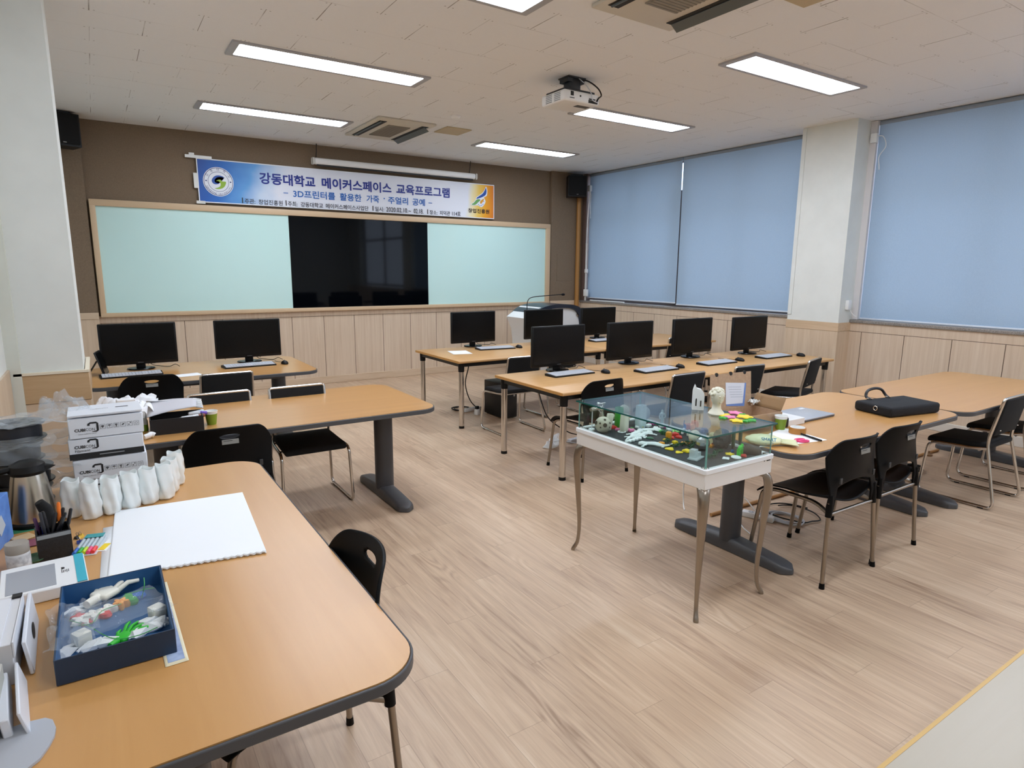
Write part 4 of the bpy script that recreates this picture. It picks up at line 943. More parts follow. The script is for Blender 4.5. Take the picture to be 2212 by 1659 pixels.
def petals(r0, n=5, h=0.010, dep=0.28):
    b = MB(); f = lambda q, a, z: q*(1+dep*math.cos(n*a)); b.lathe([(r0*0.2, 0), (r0*0.92, 0.0), (r0, h*0.4), (r0*0.85, h*0.9), (r0*0.3, h), (0.0, h*0.8)], 40, fn=f); return b
def gecko_mb(s=1.0, bend=0.5):
    b = MB(); T = lambda pts: [(x*s, y*s, z*s) for x, y, z in pts]
    body = spline([(0.058, 0.004, 0.006), (0.042, 0.0, 0.007), (0.02, 0.0, 0.007), (-0.01, 0.004*bend, 0.007), (-0.035, 0.02*bend, 0.006), (-0.06, 0.012*bend, 0.005), (-0.085, -0.01*bend, 0.004)], 5)
    n = len(body); prof = [0.005, 0.012, 0.013, 0.010, 0.0105, 0.012, 0.0125, 0.011, 0.008, 0.006, 0.004, 0.003]
    rad = [s*(prof[min(int(i/(n-1)*11), 10)]*(1-(i/(n-1)*11) % 1)+prof[min(int(i/(n-1)*11)+1, 11)]*((i/(n-1)*11) % 1)) for i in range(n)]
    b.tube([p*s for p in body], rad, 10, flat=0.8)
    for x, sy in ((0.022, 1), (0.022, -1), (-0.014, 1), (-0.014, -1)):
        d = 1 if x > 0 else -1; b.tube(T([(x, 0, 0.006), (x+0.006*d, sy*0.014, 0.006), (x+0.016*d, sy*0.022, 0.005), (x+0.022*d, sy*0.030, 0.004)]), [0.0055*s, 0.005*s, 0.0042*s, 0.005*s], 8, flat=0.8)
        for t in (-0.6, 0, 0.6): b.tube(T([(x+0.021*d, sy*0.029, 0.004), (x+0.021*d+0.010*math.cos(1.2+t)*d, sy*(0.029+0.010*math.sin(1.2+t)), 0.003)]), 0.0024*s, 6)
    return b
def bone_mb(n=4):
    b = MB(); b.box((0, 0, 0.006), (0.13, 0.018, 0.010), 0.004, 2)
    for k in range(n): b.hull([(-0.05+0.03*k, 0.008, 0.001), (-0.03+0.03*k, 0.008, 0.001), (-0.042+0.03*k, 0.024, 0.002), (-0.05+0.03*k, 0.008, 0.010), (-0.03+0.03*k, 0.008, 0.010), (-0.042+0.03*k, 0.024, 0.008)])
    for k in range(n): b.hull([(-0.055+0.03*k, -0.008, 0.001), (-0.03+0.03*k, -0.008, 0.001), (-0.042+0.03*k, -0.020, 0.002), (-0.055+0.03*k, -0.008, 0.010), (-0.03+0.03*k, -0.008, 0.010), (-0.042+0.03*k, -0.020, 0.008)])
    return b
def vase_mb(h, w, d, top=0.75, sq=4.0):
    b = MB(); f = lambda q, a, z: q/((abs(math.cos(a))**sq+abs(math.sin(a)*w/d)**sq)**(1/sq)); b.lathe([(w*0.8, 0), (w, h*0.2), (w*0.98, h*0.5), (w*top*1.05, h*0.85), (w*top, h), (w*top*0.8, h), (w*top*0.75, h*0.7)], 32, fn=f); return b
# tap, ball, vases at the far left end
r = thing('water_tap', 'chrome toy water tap floating on a thin post at the left end of the case', 'tap model', (2.30, 2.665, FZ))
MB().cyl((0, 0, 0.0), (0, 0, 0.115), 0.0035, seg=10).build('post', CLR, r); MB().cyl((0, 0, 0), (0, 0, 0.008), 0.02, 0.017, 20).build('stand_base', W_, r)
b = MB(); b.tube(spline([(-0.012, 0, 0.120), (0.03, 0, 0.123), (0.058, 0, 0.119), (0.070, 0, 0.098), (0.072, 0, 0.080)]), [0.011]*33, 12); b.ball((0.062, 0, 0.122), 0.021, 16, 12); b.cyl((0.062, 0, 0.122), (0.062, 0, 0.146), 0.008, seg=10); b.cyl((0.03, 0, 0.147), (0.094, 0, 0.147), 0.0065, seg=10); b.cyl((0.062, -0.024, 0.147), (0.062, 0.024, 0.147), 0.0065, seg=10); b.cyl((0.072, 0, 0.084), (0.072, 0, 0.072), 0.014, seg=14); b.build('spout', CHROME, r)
r = thing('lattice_ball', 'cream printed ball pierced with oval holes at the left end of the case', 'ball', (2.318, 2.590, FZ), 0.3)
b = MB(); b.ball((0, 0, 0.046), 0.046, 32, 20); bd = b.build('ball', mat('print_bone', '#c9c4b0', 0.6), r)
b = MB()
for th, ph, q in ((-2.35, 0.15, 0.012), (-1.55, 0.35, 0.006), (-3.0, 0.35, 0.006), (-2.3, 0.85, 0.007), (-1.7, -0.15, 0.005), (-2.9, -0.15, 0.005), (0.3, 0.3, 0.012), (1.6, 0.4, 0.014), (2.6, 0.3, 0.012)):
    d = Vector((math.cos(th)*math.cos(ph), math.sin(th)*math.cos(ph), math.sin(ph))); c = Vector((0, 0, 0.046))+d*0.0450
    up = d.orthogonal().normalized(); v2 = d.cross(up); vs = [b.bm.verts.new(c+d*0.0014+(up*math.cos(k*PI/8)+v2*math.sin(k*PI/8))*q) for k in range(16)]; b.bm.faces.new(vs)
b.build('hole', mat('hole_dark', '#4a4338', 0.8), bd)
single('printed_block', MB().box((0, 0, 0.05), (0.045, 0.02, 0.10), 0.006, 2), CRE, 2.375, 2.615, FZ-0.001, 'cream flat printed block beside the pierced ball', 'block', rot=(0.06, 0.16, 0.1))
single('printed_vase', vase_mb(0.125, 0.022, 0.02, 0.95), GRN, 2.46, 2.615, FZ, 'tall green printed vase in the left half of the case', 'vase')
single('printed_vase', vase_mb(0.10, 0.025, 0.02, 0.85), CRE, 2.437, 2.545, FZ, 'cream printed vase in front of the green vase', 'vase', 0.2)
single('printed_vase', vase_mb(0.135, 0.032, 0.024, 0.9), PALE, 2.575, 2.555, FZ, 'tall icy white printed vase in the case', 'vase', 0.1)
b = MB(); b.ball((0, 0, 0.085), (0.034, 0.03, 0.034), 18, 12); b.ball((0, -0.01, 0.045), (0.024, 0.022, 0.03), 16, 10); b.tube(spline([(-0.09, 0, 0.05), (-0.06, -0.01, 0.06), (-0.02, -0.02, 0.035), (0.02, -0.02, 0.03)]), 0.012, 10); b.tube(spline([(0.0, 0.01, 0.0), (0.02, 0.0, 0.03), (0.0, 0, 0.06)]), 0.016, 10)
single('printed_figure', b, mat('print_bone', '#c9c4b0', 0.6), 2.545, 2.665, FZ+0.002, 'beige round-headed printed figure behind the green vase', 'figure')
r = thing('globe_model', 'grey round printed globe behind the icy white vase', 'globe', (2.655, 2.62, FZ)); MB().ball((0, 0, 0.065), 0.045, 20, 14).build('globe', mat('print_grey', '#a7aeb3', 0.5), r); MB().cyl((0, 0, 0), (0, 0, 0.03), 0.025, 0.015, 18).build('stand_base', mat('print_grey', '#a7aeb3', 0.5), r)
b = MB(); b.ball((0, 0, 0.083), (0.007, 0.007, 0.009), 12, 8); b.tube([(0, 0, 0.0), (0.002, 0, 0.03), (0, 0, 0.05), (0, 0, 0.07), (0, 0, 0.078)], [0.009, 0.010, 0.008, 0.013, 0.005], 12); b.tube([(0.012, 0, 0.07), (0.018, -0.004, 0.05), (0.008, -0.01, 0.042)], 0.004, 8); b.tube([(-0.012, 0, 0.07), (-0.016, 0, 0.05), (-0.012, 0, 0.035)], 0.004, 8); b.cyl((0, 0, 0), (0, 0, 0.006), 0.015, seg=16)
single('statuette', b, PALE, 2.74, 2.545, FZ-0.0005, 'tiny pale standing statuette at the back of the case', 'figure', -0.5)
# flat pieces on the felt
G = 'printed scraps on the felt of the display case'
def P(u, v, z=FZ):  # a point of the photograph dropped onto a level
    d = CAMR @ Vector(((u-1106)/1356.4, -(v-829.5)/1356.4, -1)); t = (z-1.65)/d.z; return d.x*t, d.y*t
CAMR = SC.camera.matrix_world.to_3x3()
for (u, v, sc, rz, bend, t) in ((1409, 962, 1.25, 2.5, 1.2, 'single white printed gecko with a curled tail at the front of the felt'), (1376, 938, 1.25, 0.5, 0.5, 'white printed lizard at the back of the white lizard heap'), (1391, 941, 1.2, 0.1, -0.5, 'white printed lizard on the right of the white lizard heap'), (1405, 932, 1.15, -0.3, 0.6, 'white printed lizard stretched behind the white lizard heap'), (1372, 945, 1.1, 0.2, 0.3, 'white printed lizard in the middle of the white heap')):
    x, y = P(u, v); single('printed_lizard', gecko_mb(sc, bend), W_, x, y, FZ, t, 'lizard', rz, 'white printed lizards')
x, y = P(1368, 952); single('printed_spine', bone_mb(), W_, x, y, FZ, 'white toothed printed bar in front of the white lizards', 'bar', 0.15)
for (u, v, m_, q, n, h, nm, cat, t) in (
    (1326, 925, RED, 0.022, 4, 0.016, 'printed_flower', 'flower', 'red chunky printed flower beside the cream vase'), (1335, 929, PNK, 0.016, 5, 0.012, 'printed_flower', 'flower', 'pink printed flower at the foot of the cream vase'),
    (1363, 931, PNK, 0.024, 5, 0.012, 'printed_flower', 'flower', 'large pink printed flower behind the white lizards'), (1410, 916, mat('print_magenta', '#d4559f', 0.5), 0.022, 5, 0.012, 'printed_flower', 'flower', 'magenta printed flower at the back of the case'),
    (1441, 924, mat('print_magenta', '#d4559f', 0.5), 0.018, 5, 0.010, 'printed_flower', 'flower', 'magenta printed flower under the white castle reflection'),
    (1447, 971, YEL, 0.022, 3, 0.008, 'printed_petal', 'petal', 'yellow printed petal, leftmost of three at the front'), (1466, 978, YEL, 0.018, 3, 0.006, 'printed_petal', 'petal', 'yellow printed petal, middle of three at the front'), (1484, 976, YEL, 0.022, 4, 0.012, 'printed_petal', 'petal', 'yellow printed petal, rightmost of three at the front'),
    (1429, 961, ORG, 0.015, 6, 0.016, 'printed_bud', 'bud', 'orange printed bud beside the lone white gecko'), (1458, 959, YEL, 0.014, 4, 0.018, 'printed_bud', 'bud', 'yellow printed bud among the dark green vines'), (1481, 958, ORG, 0.022, 3, 0.007, 'printed_petal', 'petal', 'orange printed petal among the dark green vines'),
    (1436, 950, YEL, 0.010, 3, 0.006, 'printed_petal', 'petal', 'tiny yellow printed petal beside the orange cube'),
    (1576, 982, YEL, 0.020, 5, 0.007, 'printed_ring', 'ring', 'yellow printed ring in the front right corner of the case'), (1590, 989, W_, 0.026, 2, 0.008, 'printed_oval', 'oval', 'white oval printed disc in the front right corner'), (1568, 991, W_, 0.018, 4, 0.006, 'printed_cloud', 'cloud', 'white cloud shaped print in the front right corner'),
    (1606, 986, RED, 0.017, 3, 0.010, 'printed_petal', 'petal', 'red printed petal in the front right corner'), (1582, 976, BLU, 0.008, 6, 0.010, 'printed_bead', 'bead', 'blue printed bead near the green elephant'), (1536, 966, ORG, 0.014, 4, 0.014, 'printed_bud', 'bud', 'orange printed bud behind the front glass corner'),
    (1546, 963, mat('print_dark_red', '#8f2a22', 0.5), 0.024, 5, 0.020, 'printed_flower', 'flower', 'dark red printed flower behind the front glass corner'), (1467, 946, RED, 0.018, 3, 0.012, 'printed_heart', 'heart', 'red printed heart, rightmost of three'), (1458, 941, RED, 0.020, 3, 0.018, 'printed_heart', 'heart', 'red printed heart, topmost of three'), (1451, 947, RED, 0.016, 3, 0.010, 'printed_heart', 'heart', 'red printed heart, lowest of three beside the orange cube'),
    (1488, 926, mat('print_coral', '#ea7a62', 0.5), 0.028, 5, 0.03, 'printed_flower', 'flower', 'coral printed flower at the back under the glass top'), (1500, 924, mat('print_coral', '#ea7a62', 0.5), 0.020, 5, 0.045, 'printed_flower', 'flower', 'taller coral printed flower at the back under the glass top'), (1515, 932, mat('print_purple', '#45386a', 0.5), 0.034, 6, 0.02, 'printed_flower', 'flower', 'dark purple printed flower at the back of the case'),
    (1365, 926, GRN, 0.012, 4, 0.006, 'printed_leaf', 'leaf', 'small green printed leaf beside the icy white vase'), (1393, 929, GRN, 0.016, 4, 0.006, 'printed_leaf', 'leaf', 'bright green printed leaf among the white pieces'), (1425, 932, GRN, 0.022, 3, 0.010, 'printed_leaf', 'leaf', 'bright green printed leaf right of the white lizards'), (1436, 938, DGR, 0.022, 5, 0.022, 'printed_leaf', 'leaf', 'dark green printed leaf behind the orange cube'),
    (1404, 947, DGR, 0.020, 3, 0.006, 'printed_leaf', 'leaf', 'dark green flat leaf in front of the white lizards')):
    x, y = P(u, v); single(nm, petals(q, n, h, 0.22 if nm not in ('printed_oval', 'printed_bead') else 0.08), m_, x, y, FZ, t, cat, random.uniform(0, 3))
x, y = P(1343, 934); b = MB(); b.tube([(0.02*math.cos(k*PI/12), 0.02*math.sin(k*PI/12), 0.004) for k in range(24)], 0.004, 8, closed=True); single('printed_ring', b, W_, x, y, FZ, 'white printed ring beside the pink flowers', 'ring')
x, y = P(1385, 925); b = MB(); b.box((0, 0, 0.022), (0.014, 0.010, 0.044), 0.002, 1); b.ball((0, 0, 0.010), (0.016, 0.014, 0.010), 12, 8); single('printed_figure', b, YEL, x, y, FZ, 'small upright yellow print in the middle of the case', 'figure')
for k, (u, v, t) in enumerate(((1381, 925, 'white printed block left of the upright yellow print'), (1400, 922, 'white printed block right of the upright yellow print'), (1416, 928, 'white printed tile beside the bright green leaf'), (1428, 922, 'white printed tile at the back of the case'), (1446, 930, 'white printed tile near the magenta flower'))):
    x, y = P(u, v); single('printed_block', MB().box((0, 0, 0.008), (0.05-0.006*(k % 3), 0.026, 0.016), 0.004, 2), W_, x, y, FZ, t, 'block', 0.3*k)
x, y = P(1444, 951); b = MB(); b.box((0, 0, 0.024), (0.034, 0.03, 0.048), 0.008, 2); single('printed_cube', b, ORG, x, y, FZ, 'orange translucent printed cube in the middle of the case', 'cube', 0.5)
x, y = P(1463, 937); b = MB(); b.tube(spline([(-0.02, 0.01, 0.008), (-0.01, 0.02, 0.022), (0.0, 0, 0.012), (0.012, -0.012, 0.022), (0.022, 0.0, 0.008)]), 0.006, 8); single('printed_snake', b, mat('print_lime', '#9fe08a', 0.5), x, y, FZ-0.001, 'pale green printed snake behind the red hearts', 'snake')
for u, v, t, m_ in ((1476, 938, 'white printed arch behind the red hearts', W_), (1488, 942, 'cream printed arch beside the cream egg', CRE)):
    x, y = P(u, v); b = MB(); b.tube(arc((0, 0.012), 0.018, -0.3, PI+0.3, 12), 0.007, 8); single('printed_arch', b, m_, x, y, FZ, t, 'arch', 0.4)
x, y = P(1500, 958); single('printed_egg', MB().ball((0, 0, 0.036), (0.032, 0.032, 0.037), 20, 14), CRE, x, y, FZ, 'cream printed egg beside the silver faceted ball', 'egg')
x, y = P(1517, 972); b = MB(); b.ball((0, 0, 0.036), 0.036, 10, 7); single('faceted_ball', b, mat('silver_print', '#c9cdd2', 0.22, 0.9), x, y, FZ+0.001, 'silver faceted ball behind the front glass corner', 'ball', angle=5)
x, y = P(1538, 962); b = MB(); b.cyl((0, 0, 0), (0, 0, 0.05), 0.018, 0.016, 18); b.ball((0, 0, 0.055), (0.02, 0.02, 0.016), 14, 10); single('printed_bottle', b, mat('print_pale_yellow', '#e8e3b4', 0.5), x, y, FZ, 'pale yellow printed bottle behind the silver ball', 'bottle')
# tall dark pieces on the right
x, y = P(1558, 968); b = MB(); b.ball((0, 0, 0.05), (0.05, 0.042, 0.052), 18, 14, fn=lambda c: 1+0.16*math.sin(9*c.x)*math.cos(8*c.z)); single('printed_dragon', b, GRY, x, y, FZ+0.001, 'dark grey lumpy printed sculpture in the right half of the case', 'sculpture', angle=20)
for k, (u, v, t) in enumerate(((1583, 968, 'dark green printed hoop, left of two behind the elephant'), (1598, 962, 'dark green printed hoop, right of two behind the elephant'))):
    x, y = P(u, v); b = MB(); b.tube([(0.028*math.cos(a*PI/12), 0, 0.062+0.055*math.sin(a*PI/12)) for a in range(24)], 0.009, 10, closed=True); single('printed_hoop', b, DGR, x, y, FZ-0.001, t, 'hoop', 0.6)
x, y = P(1598, 984); b = MB(); b.ball((0, 0, 0.038), (0.022, 0.010, 0.015), 14, 10); b.ball((0.022, 0, 0.045), (0.011, 0.008, 0.012), 12, 8); b.tube(spline([(0.03, 0, 0.042), (0.036, 0, 0.025), (0.036, 0, 0.008)]), 0.0035, 8)
for lx in (-0.015, 0.012):
    for ly in (-0.005, 0.005): b.cyl((lx, ly, 0), (lx, ly, 0.035), 0.0055, 0.006, 10)
single('printed_elephant', b, mat('print_bright_green', '#2fbf2f', 0.4), x, y, FZ, 'bright green printed elephant in the right half of the case', 'elephant', 0.3)
x, y = P(1622, 981); b = MB(); b.ball((0, 0, 0.02), (0.055, 0.03, 0.026), 18, 12, fn=lambda c: 1+0.1*math.sin(5*c.x+3*c.z)); b.warp(lambda p: (p.x, p.y, max(p.z, 0))); single('printed_rock', b, BRN, x, y, FZ, 'brown rock shaped print beside the green elephant', 'rock', -0.9)
x, y = P(1503, 990); r = thing('building_model', 'clear printed building model at the front glass of the case', 'model', (x, y, FZ), 0.3)
MB().box((0, 0, 0.003), (0.085, 0.05, 0.006)).build('model_base', CLR, r); b = MB(); b.box((-0.012, 0.008, 0.026), (0.034, 0.03, 0.042)); b.box((0.022, 0.005, 0.016), (0.03, 0.03, 0.022)); b.build('tower_block', CLR, r)
# vines: dark green chains, knotted strands
for k, (u, v, L_n, t) in enumerate(((1545, 984, 0.17, 'dark green printed vine lying behind the front glass pane'), (1470, 964, 0.13, 'dark green printed vine around the yellow bud'), (1495, 966, 0.11, 'dark green printed vine beside the silver faceted ball'), (1440, 956, 0.08, 'dark green printed vine behind the leftmost yellow petal'))):
    x, y = P(u, v); rr = random.Random(k); b = MB()
    for s in range(int(L_n*420)):
        q = (s/(L_n*420)-0.5)*L_n; a = rr.uniform(0, 6.28); l = rr.uniform(0.008, 0.02); zz = rr.uniform(0.004, 0.018)
        b.tube([(q, 0.012*math.sin(q*40), zz), (q+l*math.cos(a), 0.012*math.sin(q*40)+l*math.sin(a), max(0.003, zz+rr.uniform(-0.008, 0.012)))], [0.003, 0.0012], 5)
    single('printed_vine', b, DGR, x, y, FZ, t, 'vine', 0.25-0.5*(k == 1), 'dark green printed vines')
x, y = P(1477, 934); b = MB(); b.tube(spline([(0, 0, 0), (0.004, 0, 0.02), (-0.003, 0, 0.045), (0.0, 0, 0.07)]), 0.0025, 6); b.ball((0.006, 0, 0.03), (0.012, 0.004, 0.018), 10, 8); single('printed_leaf', b, BLU, x, y, FZ, 'blue upright printed leaf under the glass top', 'leaf')
# on the glass top
GZ = 0.9112
r = thing('castle_model', 'white printed castle ruin standing on the glass top', 'castle', (2.655, 2.215, GZ), -0.75)
b = MB(); b.ring_prism([(-0.030, 0), (0.030, 0), (0.030, 0.075), (0.026, 0.095), (0.012, 0.112), (-0.012, 0.118), (-0.020, 0.137), (-0.026, 0.118), (-0.030, 0.10)], [(-0.016, 0.02), (-0.008, 0.02), (-0.008, 0.02), (-0.008, 0.045), (-0.008, 0.06), (-0.011, 0.064), (-0.014, 0.062), (-0.016, 0.055), (-0.016, 0.04)], -0.016, 0.016, RX); b.build('wall', W_, r)
b = MB(); b.box((0.012, -0.0165, 0.036), (0.007, 0.002, 0.032)); b.box((-0.012, 0.003, 0.042), (0.007, 0.022, 0.044)); b.build('window', mat('hole_dark', '#4a4338', 0.8), r)
r = thing('bust', 'cream printed head bust standing on the glass top', 'bust', (2.645, 2.085, GZ), -1.75)
b = MB(); b.lathe([(0.040, 0), (0.042, 0.006), (0.036, 0.016), (0.024, 0.030), (0.021, 0.05), (0.024, 0.062), (0.031, 0.075), (0.034, 0.095), (0.035, 0.110), (0.030, 0.124), (0.016, 0.134), (0.0, 0.137)], 28, fn=lambda q, a, z: q*(1+0.10*math.cos(a)*(z > 0.055)))
b.hull([(0.034, -0.004, 0.088), (0.034, 0.004, 0.088), (0.036, 0.003, 0.10), (0.036, -0.003, 0.10), (0.044, 0, 0.09), (0.038, 0, 0.101)]); b.box((0.035, 0, 0.080), (0.006, 0.014, 0.004), 0.0015, 1); b.box((0.030, 0, 0.070), (0.012, 0.016, 0.012), 0.005, 2)
for s in (-1, 1): b.ball((0.033, s*0.012, 0.101), (0.006, 0.006, 0.004), 8, 6); b.ball((0.0, s*0.034, 0.095), (0.007, 0.004, 0.010), 8, 6)
b.build('head', CRE, r)
b = MB(); rr = random.Random(2)
for k in range(60):
    a, e = rr.uniform(0, 6.28), rr.uniform(0.05, 1.5); d = Vector((math.cos(a)*math.cos(e), math.sin(a)*math.cos(e), math.sin(e)))
    if d.x > 0.55 and d.z < 0.65: continue
    b.ball((d.x*0.037+0.001, d.y*0.037, 0.103+d.z*0.035), 0.0085, 8, 6)
b.build('hair', CRE, r)
for k, (u, v, m_, q, lv, t) in enumerate(((1564, 898, YEL, 0.030, 0, 'yellow printed flower beside the bust on the glass top'), (1588, 893, PNK, 0.028, 0, 'pink printed flower at the back right of the glass top'), (1577, 902, PNK, 0.024, 0, 'pink printed flower between the yellow flowers on the glass'), (1608, 904, YEL, 0.032, 0.0065, 'yellow printed flower on the right end of the glass top'), (1592, 910, YEL, 0.028, 0, 'yellow printed flower nearest the camera on the glass top'), (1604, 897, GRN, 0.016, 0, 'small green leaf print behind the yellow flowers on the glass'), (1562, 904, GRN, 0.018, 0, 'green leaf print left of the pink flower on the glass'), (1622, 909, GRN, 0.022, 0, 'green leaf print at the right end of the flowers'), (1611, 911, GRN, 0.015, 0, 'green leaf print below the right yellow flower'))):
    x, y = P(u, v, GZ); single('printed_flower' if m_ is not GRN else 'printed_leaf', petals(q*1.15, 5, 0.008, 0.20), m_, x, y, GZ+lv, t, 'flower' if m_ is not GRN else 'leaf', 0.5*k)
# ---------------------------------------------------------------- things on the near left table
tz = 0.7216
def box_open(name, label, cat, loc, rz, sx, sy, h, th, mo, mi, grp=None):
    r = thing(name, label, cat, loc, rz, grp)
    b = MB(); b.ring_prism(rrect(-sx/2, sx/2, -sy/2, sy/2, 0.002, 1), rrect(-sx/2+th, sx/2-th, -sy/2+th, sy/2-th, 0.001, 1), 0, h); b.box((0, 0, th/2), (sx-th, sy-th, th)); b.build('shell', mo, r)
    b = MB(); b.ring_prism(rrect(-sx/2+th, sx/2-th, -sy/2+th, sy/2-th, 0.001, 1), rrect(-sx/2+th*1.4, sx/2-th*1.4, -sy/2+th*1.4, sy/2-th*1.4, 0.001, 1), th, h-0.001); b.box((0, 0, th+0.0006), (sx-2*th, sy-2*th, 0.001)); b.build('lining', mi, r)
    return r
sheet('card', (0.075, 1.785, tz), 0.050, 0.458, 0.018, 'cream-bordered picture card sticking out from under the blue tray', mat('card_cream', '#ece3c2', 0.5), cat='card')
cp = MB(); cp.box((0.075, 1.785, tz+0.0018), (0.036, 0.432, 0.0006), rot=(0, 0, 0.018)); tag(cp.build('picture_print', noisy('card_print', '#b9cbe6', '#7f92bd', 14, 0.4, 3)), 'blue mottled printed sheet on the cream card under the blue tray', 'print')
TY = tz+0.0024
box_open('gift_box_lid', 'dark blue open tray filled with white and green printed scraps', 'tray', (-0.036, 1.803, TY), 0.0, 0.240, 0.395, 0.062, 0.0035, mat('tray_navy', '#17324d', 0.45), mat('tray_blue', '#2c5c8c', 0.5))
TF = TY+0.0045
def in_tray(u, v, z=0.0): x, y = P(u, v, TF+z); return x, y, TF+z
WC = mat('print_offwhite', '#ecebdf', 0.5)
def hand_mb(s=1.0):
    b = MB(); b.box((0, 0, 0.008*s), (0.048*s, 0.050*s, 0.016*s), 0.007*s, 3)
    for k, (l, a) in enumerate(((0.045, 0.55), (0.056, 0.22), (0.054, -0.08), (0.044, -0.45))):
        y = (0.019-0.0125*k)*s; b.tube([(0.018*s, y, 0.008*s), ((0.018+l*0.5)*s, y+l*0.5*a*s, 0.020*s), ((0.018+l)*s, y+l*a*s, 0.016*s)], [0.0064*s, 0.006*s, 0.0048*s], 10)
    b.tube([(-0.008*s, 0.016*s, 0.008*s), (0.008*s, 0.034*s, 0.010*s), (0.026*s, 0.043*s, 0.008*s)], [0.007*s, 0.006*s, 0.004*s], 10)
    b.tube([(-0.02*s, 0, 0.008*s), (-0.055*s, -0.004*s, 0.008*s)], [0.011*s, 0.010*s], 10); return b
x, y, z = in_tray(228, 1288, 0.012); single('printed_hand', hand_mb(1.15), WC, x, y, z, 'off-white printed skeletal hand at the back of the blue tray', 'hand model', 0.75)
x, y, z = in_tray(268, 1380); single('printed_hand', hand_mb(0.75), mat('print_bright_green', '#2fbf2f', 0.4), x, y, z, 'bright green printed hand at the front of the blue tray', 'hand model', 0.7)
for u, v, s, t, h in ((178, 1392, 0.034, 'cream printed cube at the front left of the blue tray', 0), (341, 1334, 0.034, 'cream printed cube at the right side of the blue tray', 0.0)):
    x, y, z = in_tray(u, v, h); single('printed_cube', MB().box((0, 0, s/2), (s, s, s), 0.003, 2), WC, x, y, z, t, 'cube', 0.5)
for k, (u, v, q, n, h, m_, t) in enumerate(((180, 1342, 0.026, 5, 0.010, WC, 'off-white printed star beside the red scraps in the tray'), (206, 1334, 0.022, 5, 0.016, WC, 'off-white printed star right of the red scraps in the tray'), (170, 1336, 0.016, 4, 0.010, RED, 'red printed scrap, left one in the blue tray'), (188, 1346, 0.014, 4, 0.008, RED, 'red printed scrap, lowest one in the blue tray'), (222, 1330, 0.024, 3, 0.014, RED, 'red printed scrap, right one in the blue tray'), (236, 1322, 0.018, 3, 0.018, WC, 'off-white printed prong beside the yellow scrap'), (262, 1312, 0.018, 5, 0.022, ORG, 'yellow orange printed scrap in the blue tray'), (276, 1303, 0.024, 3, 0.018, GRN, 'green printed scrap beside the yellow one in the tray'), (292, 1294, 0.022, 2, 0.014, BLU, 'dark blue printed scrap at the back of the tray'))):
    x, y, z = in_tray(u, v); single('printed_scrap', petals(q, n, h, 0.30), m_, x, y, z, t, 'printed scrap', 0.8*k)
rr = random.Random(11)
for k, (u, v, t) in enumerate(((150, 1412, 'white crumpled print at the front left corner of the tray'), (200, 1402, 'white printed scrap, second from the left at the tray front'), (228, 1394, 'white printed scrap in the middle of the tray front'), (306, 1372, 'white printed scrap right of the green hand'), (328, 1362, 'white printed scrap near the right cube, lower one'), (345, 1352, 'white printed scrap at the right front corner of the tray'), (164, 1327, 'white printed scrap at the left of the tray behind the red ones'), (200, 1310, 'white printed scrap at the left below the printed hand'), (318, 1352, 'flat white printed scrap between the green hand and right cube'))):
    x, y, z = in_tray(u, v); b = MB(); pts = [(rr.uniform(-0.028, 0.028), rr.uniform(-0.014, 0.014), rr.uniform(0.0, 0.022)) for _ in range(12)]+[(0.02, 0, 0), (-0.02, 0.008, 0), (-0.01, -0.01, 0)]
    b.hull(pts); b.tube([(-0.03, 0.01, 0.006), (0.0, 0.012, 0.014), (0.032, 0.004, 0.008)], 0.004, 6); single('printed_scrap', b, W_, x, y, z, t, 'printed scrap', rr.uniform(-0.4, 0.9), angle=15)
GF = mat('filament_green', '#3aa845', 0.4)
def strand(pts, label):
    b = MB(); b.tube(spline([in_tray(u, v, h) for u, v, h in pts], 8), 0.0011, 6); tag(b.build('filament_strand', GF), label, 'filament')
strand([(270, 1283, 0.02), (290, 1279, 0.03), (312, 1273, 0.03), (334, 1270, 0.03)], 'green filament strand lying level at the back of the tray')
strand([(306, 1292, 0.015), (310, 1275, 0.04), (312, 1262, 0.055), (311, 1248, 0.06)], 'green filament strand sticking up at the back of the tray')
strand([(170, 1352, 0.02), (200, 1345, 0.03), (220, 1320, 0.03), (262, 1304, 0.03)], 'green filament strand curling over the off-white stars')
strand([(150, 1340, 0.02), (190, 1352, 0.022), (225, 1372, 0.03), (255, 1380, 0.03), (300, 1372, 0.026), (340, 1355, 0.02)], 'long green filament strand across the front of the tray')
def crumple(name, c, sx, sy, base, amp, seed, label, m_, cat='plastic bag', rz=0, dome=0.0, nu=26, tilt=0.0, grp=None):
    from mathutils import noise as N
    b = MB()
    def f(u, v):
        x, y = (u-0.5)*sx, (v-0.5)*sy; p = Vector((u*4+seed, v*4, seed*0.7)); h = N.noise(p)*amp+N.noise(p*2.3)*amp*0.5
        e = min(u, 1-u, v, 1-v)*2; return (x+0.02*N.noise(p+Vector((9, 0, 0))), y+0.02*N.noise(p+Vector((0, 9, 0))), max(0.001, base+h+dome*math.sqrt(max(0, e))+tilt*(v-0.5)))
    b.grid(f, nu, nu); return tag(b.build(name, m_, loc=c, rot=(0, 0, rz), angle=25), label, cat, grp)
BAG = film('clear_bag', '#cfd8de', 0.17, 0.08); BAG2 = film('milky_bag', '#c9d2d8', 0.30, 0.10)
crumple('plastic_bag', (-0.035, 1.80, TF+0.03), 0.235, 0.15, 0.012, 0.012, 3, 'clear plastic bag crumpled across the printed scraps in the blue tray', BAG, rz=0.35)
crumple('plastic_bag', (-0.125, 1.77, TF+0.035), 0.10, 0.24, 0.018, 0.02, 6, 'clear plastic bag hanging over the left rim of the blue tray', BAG)
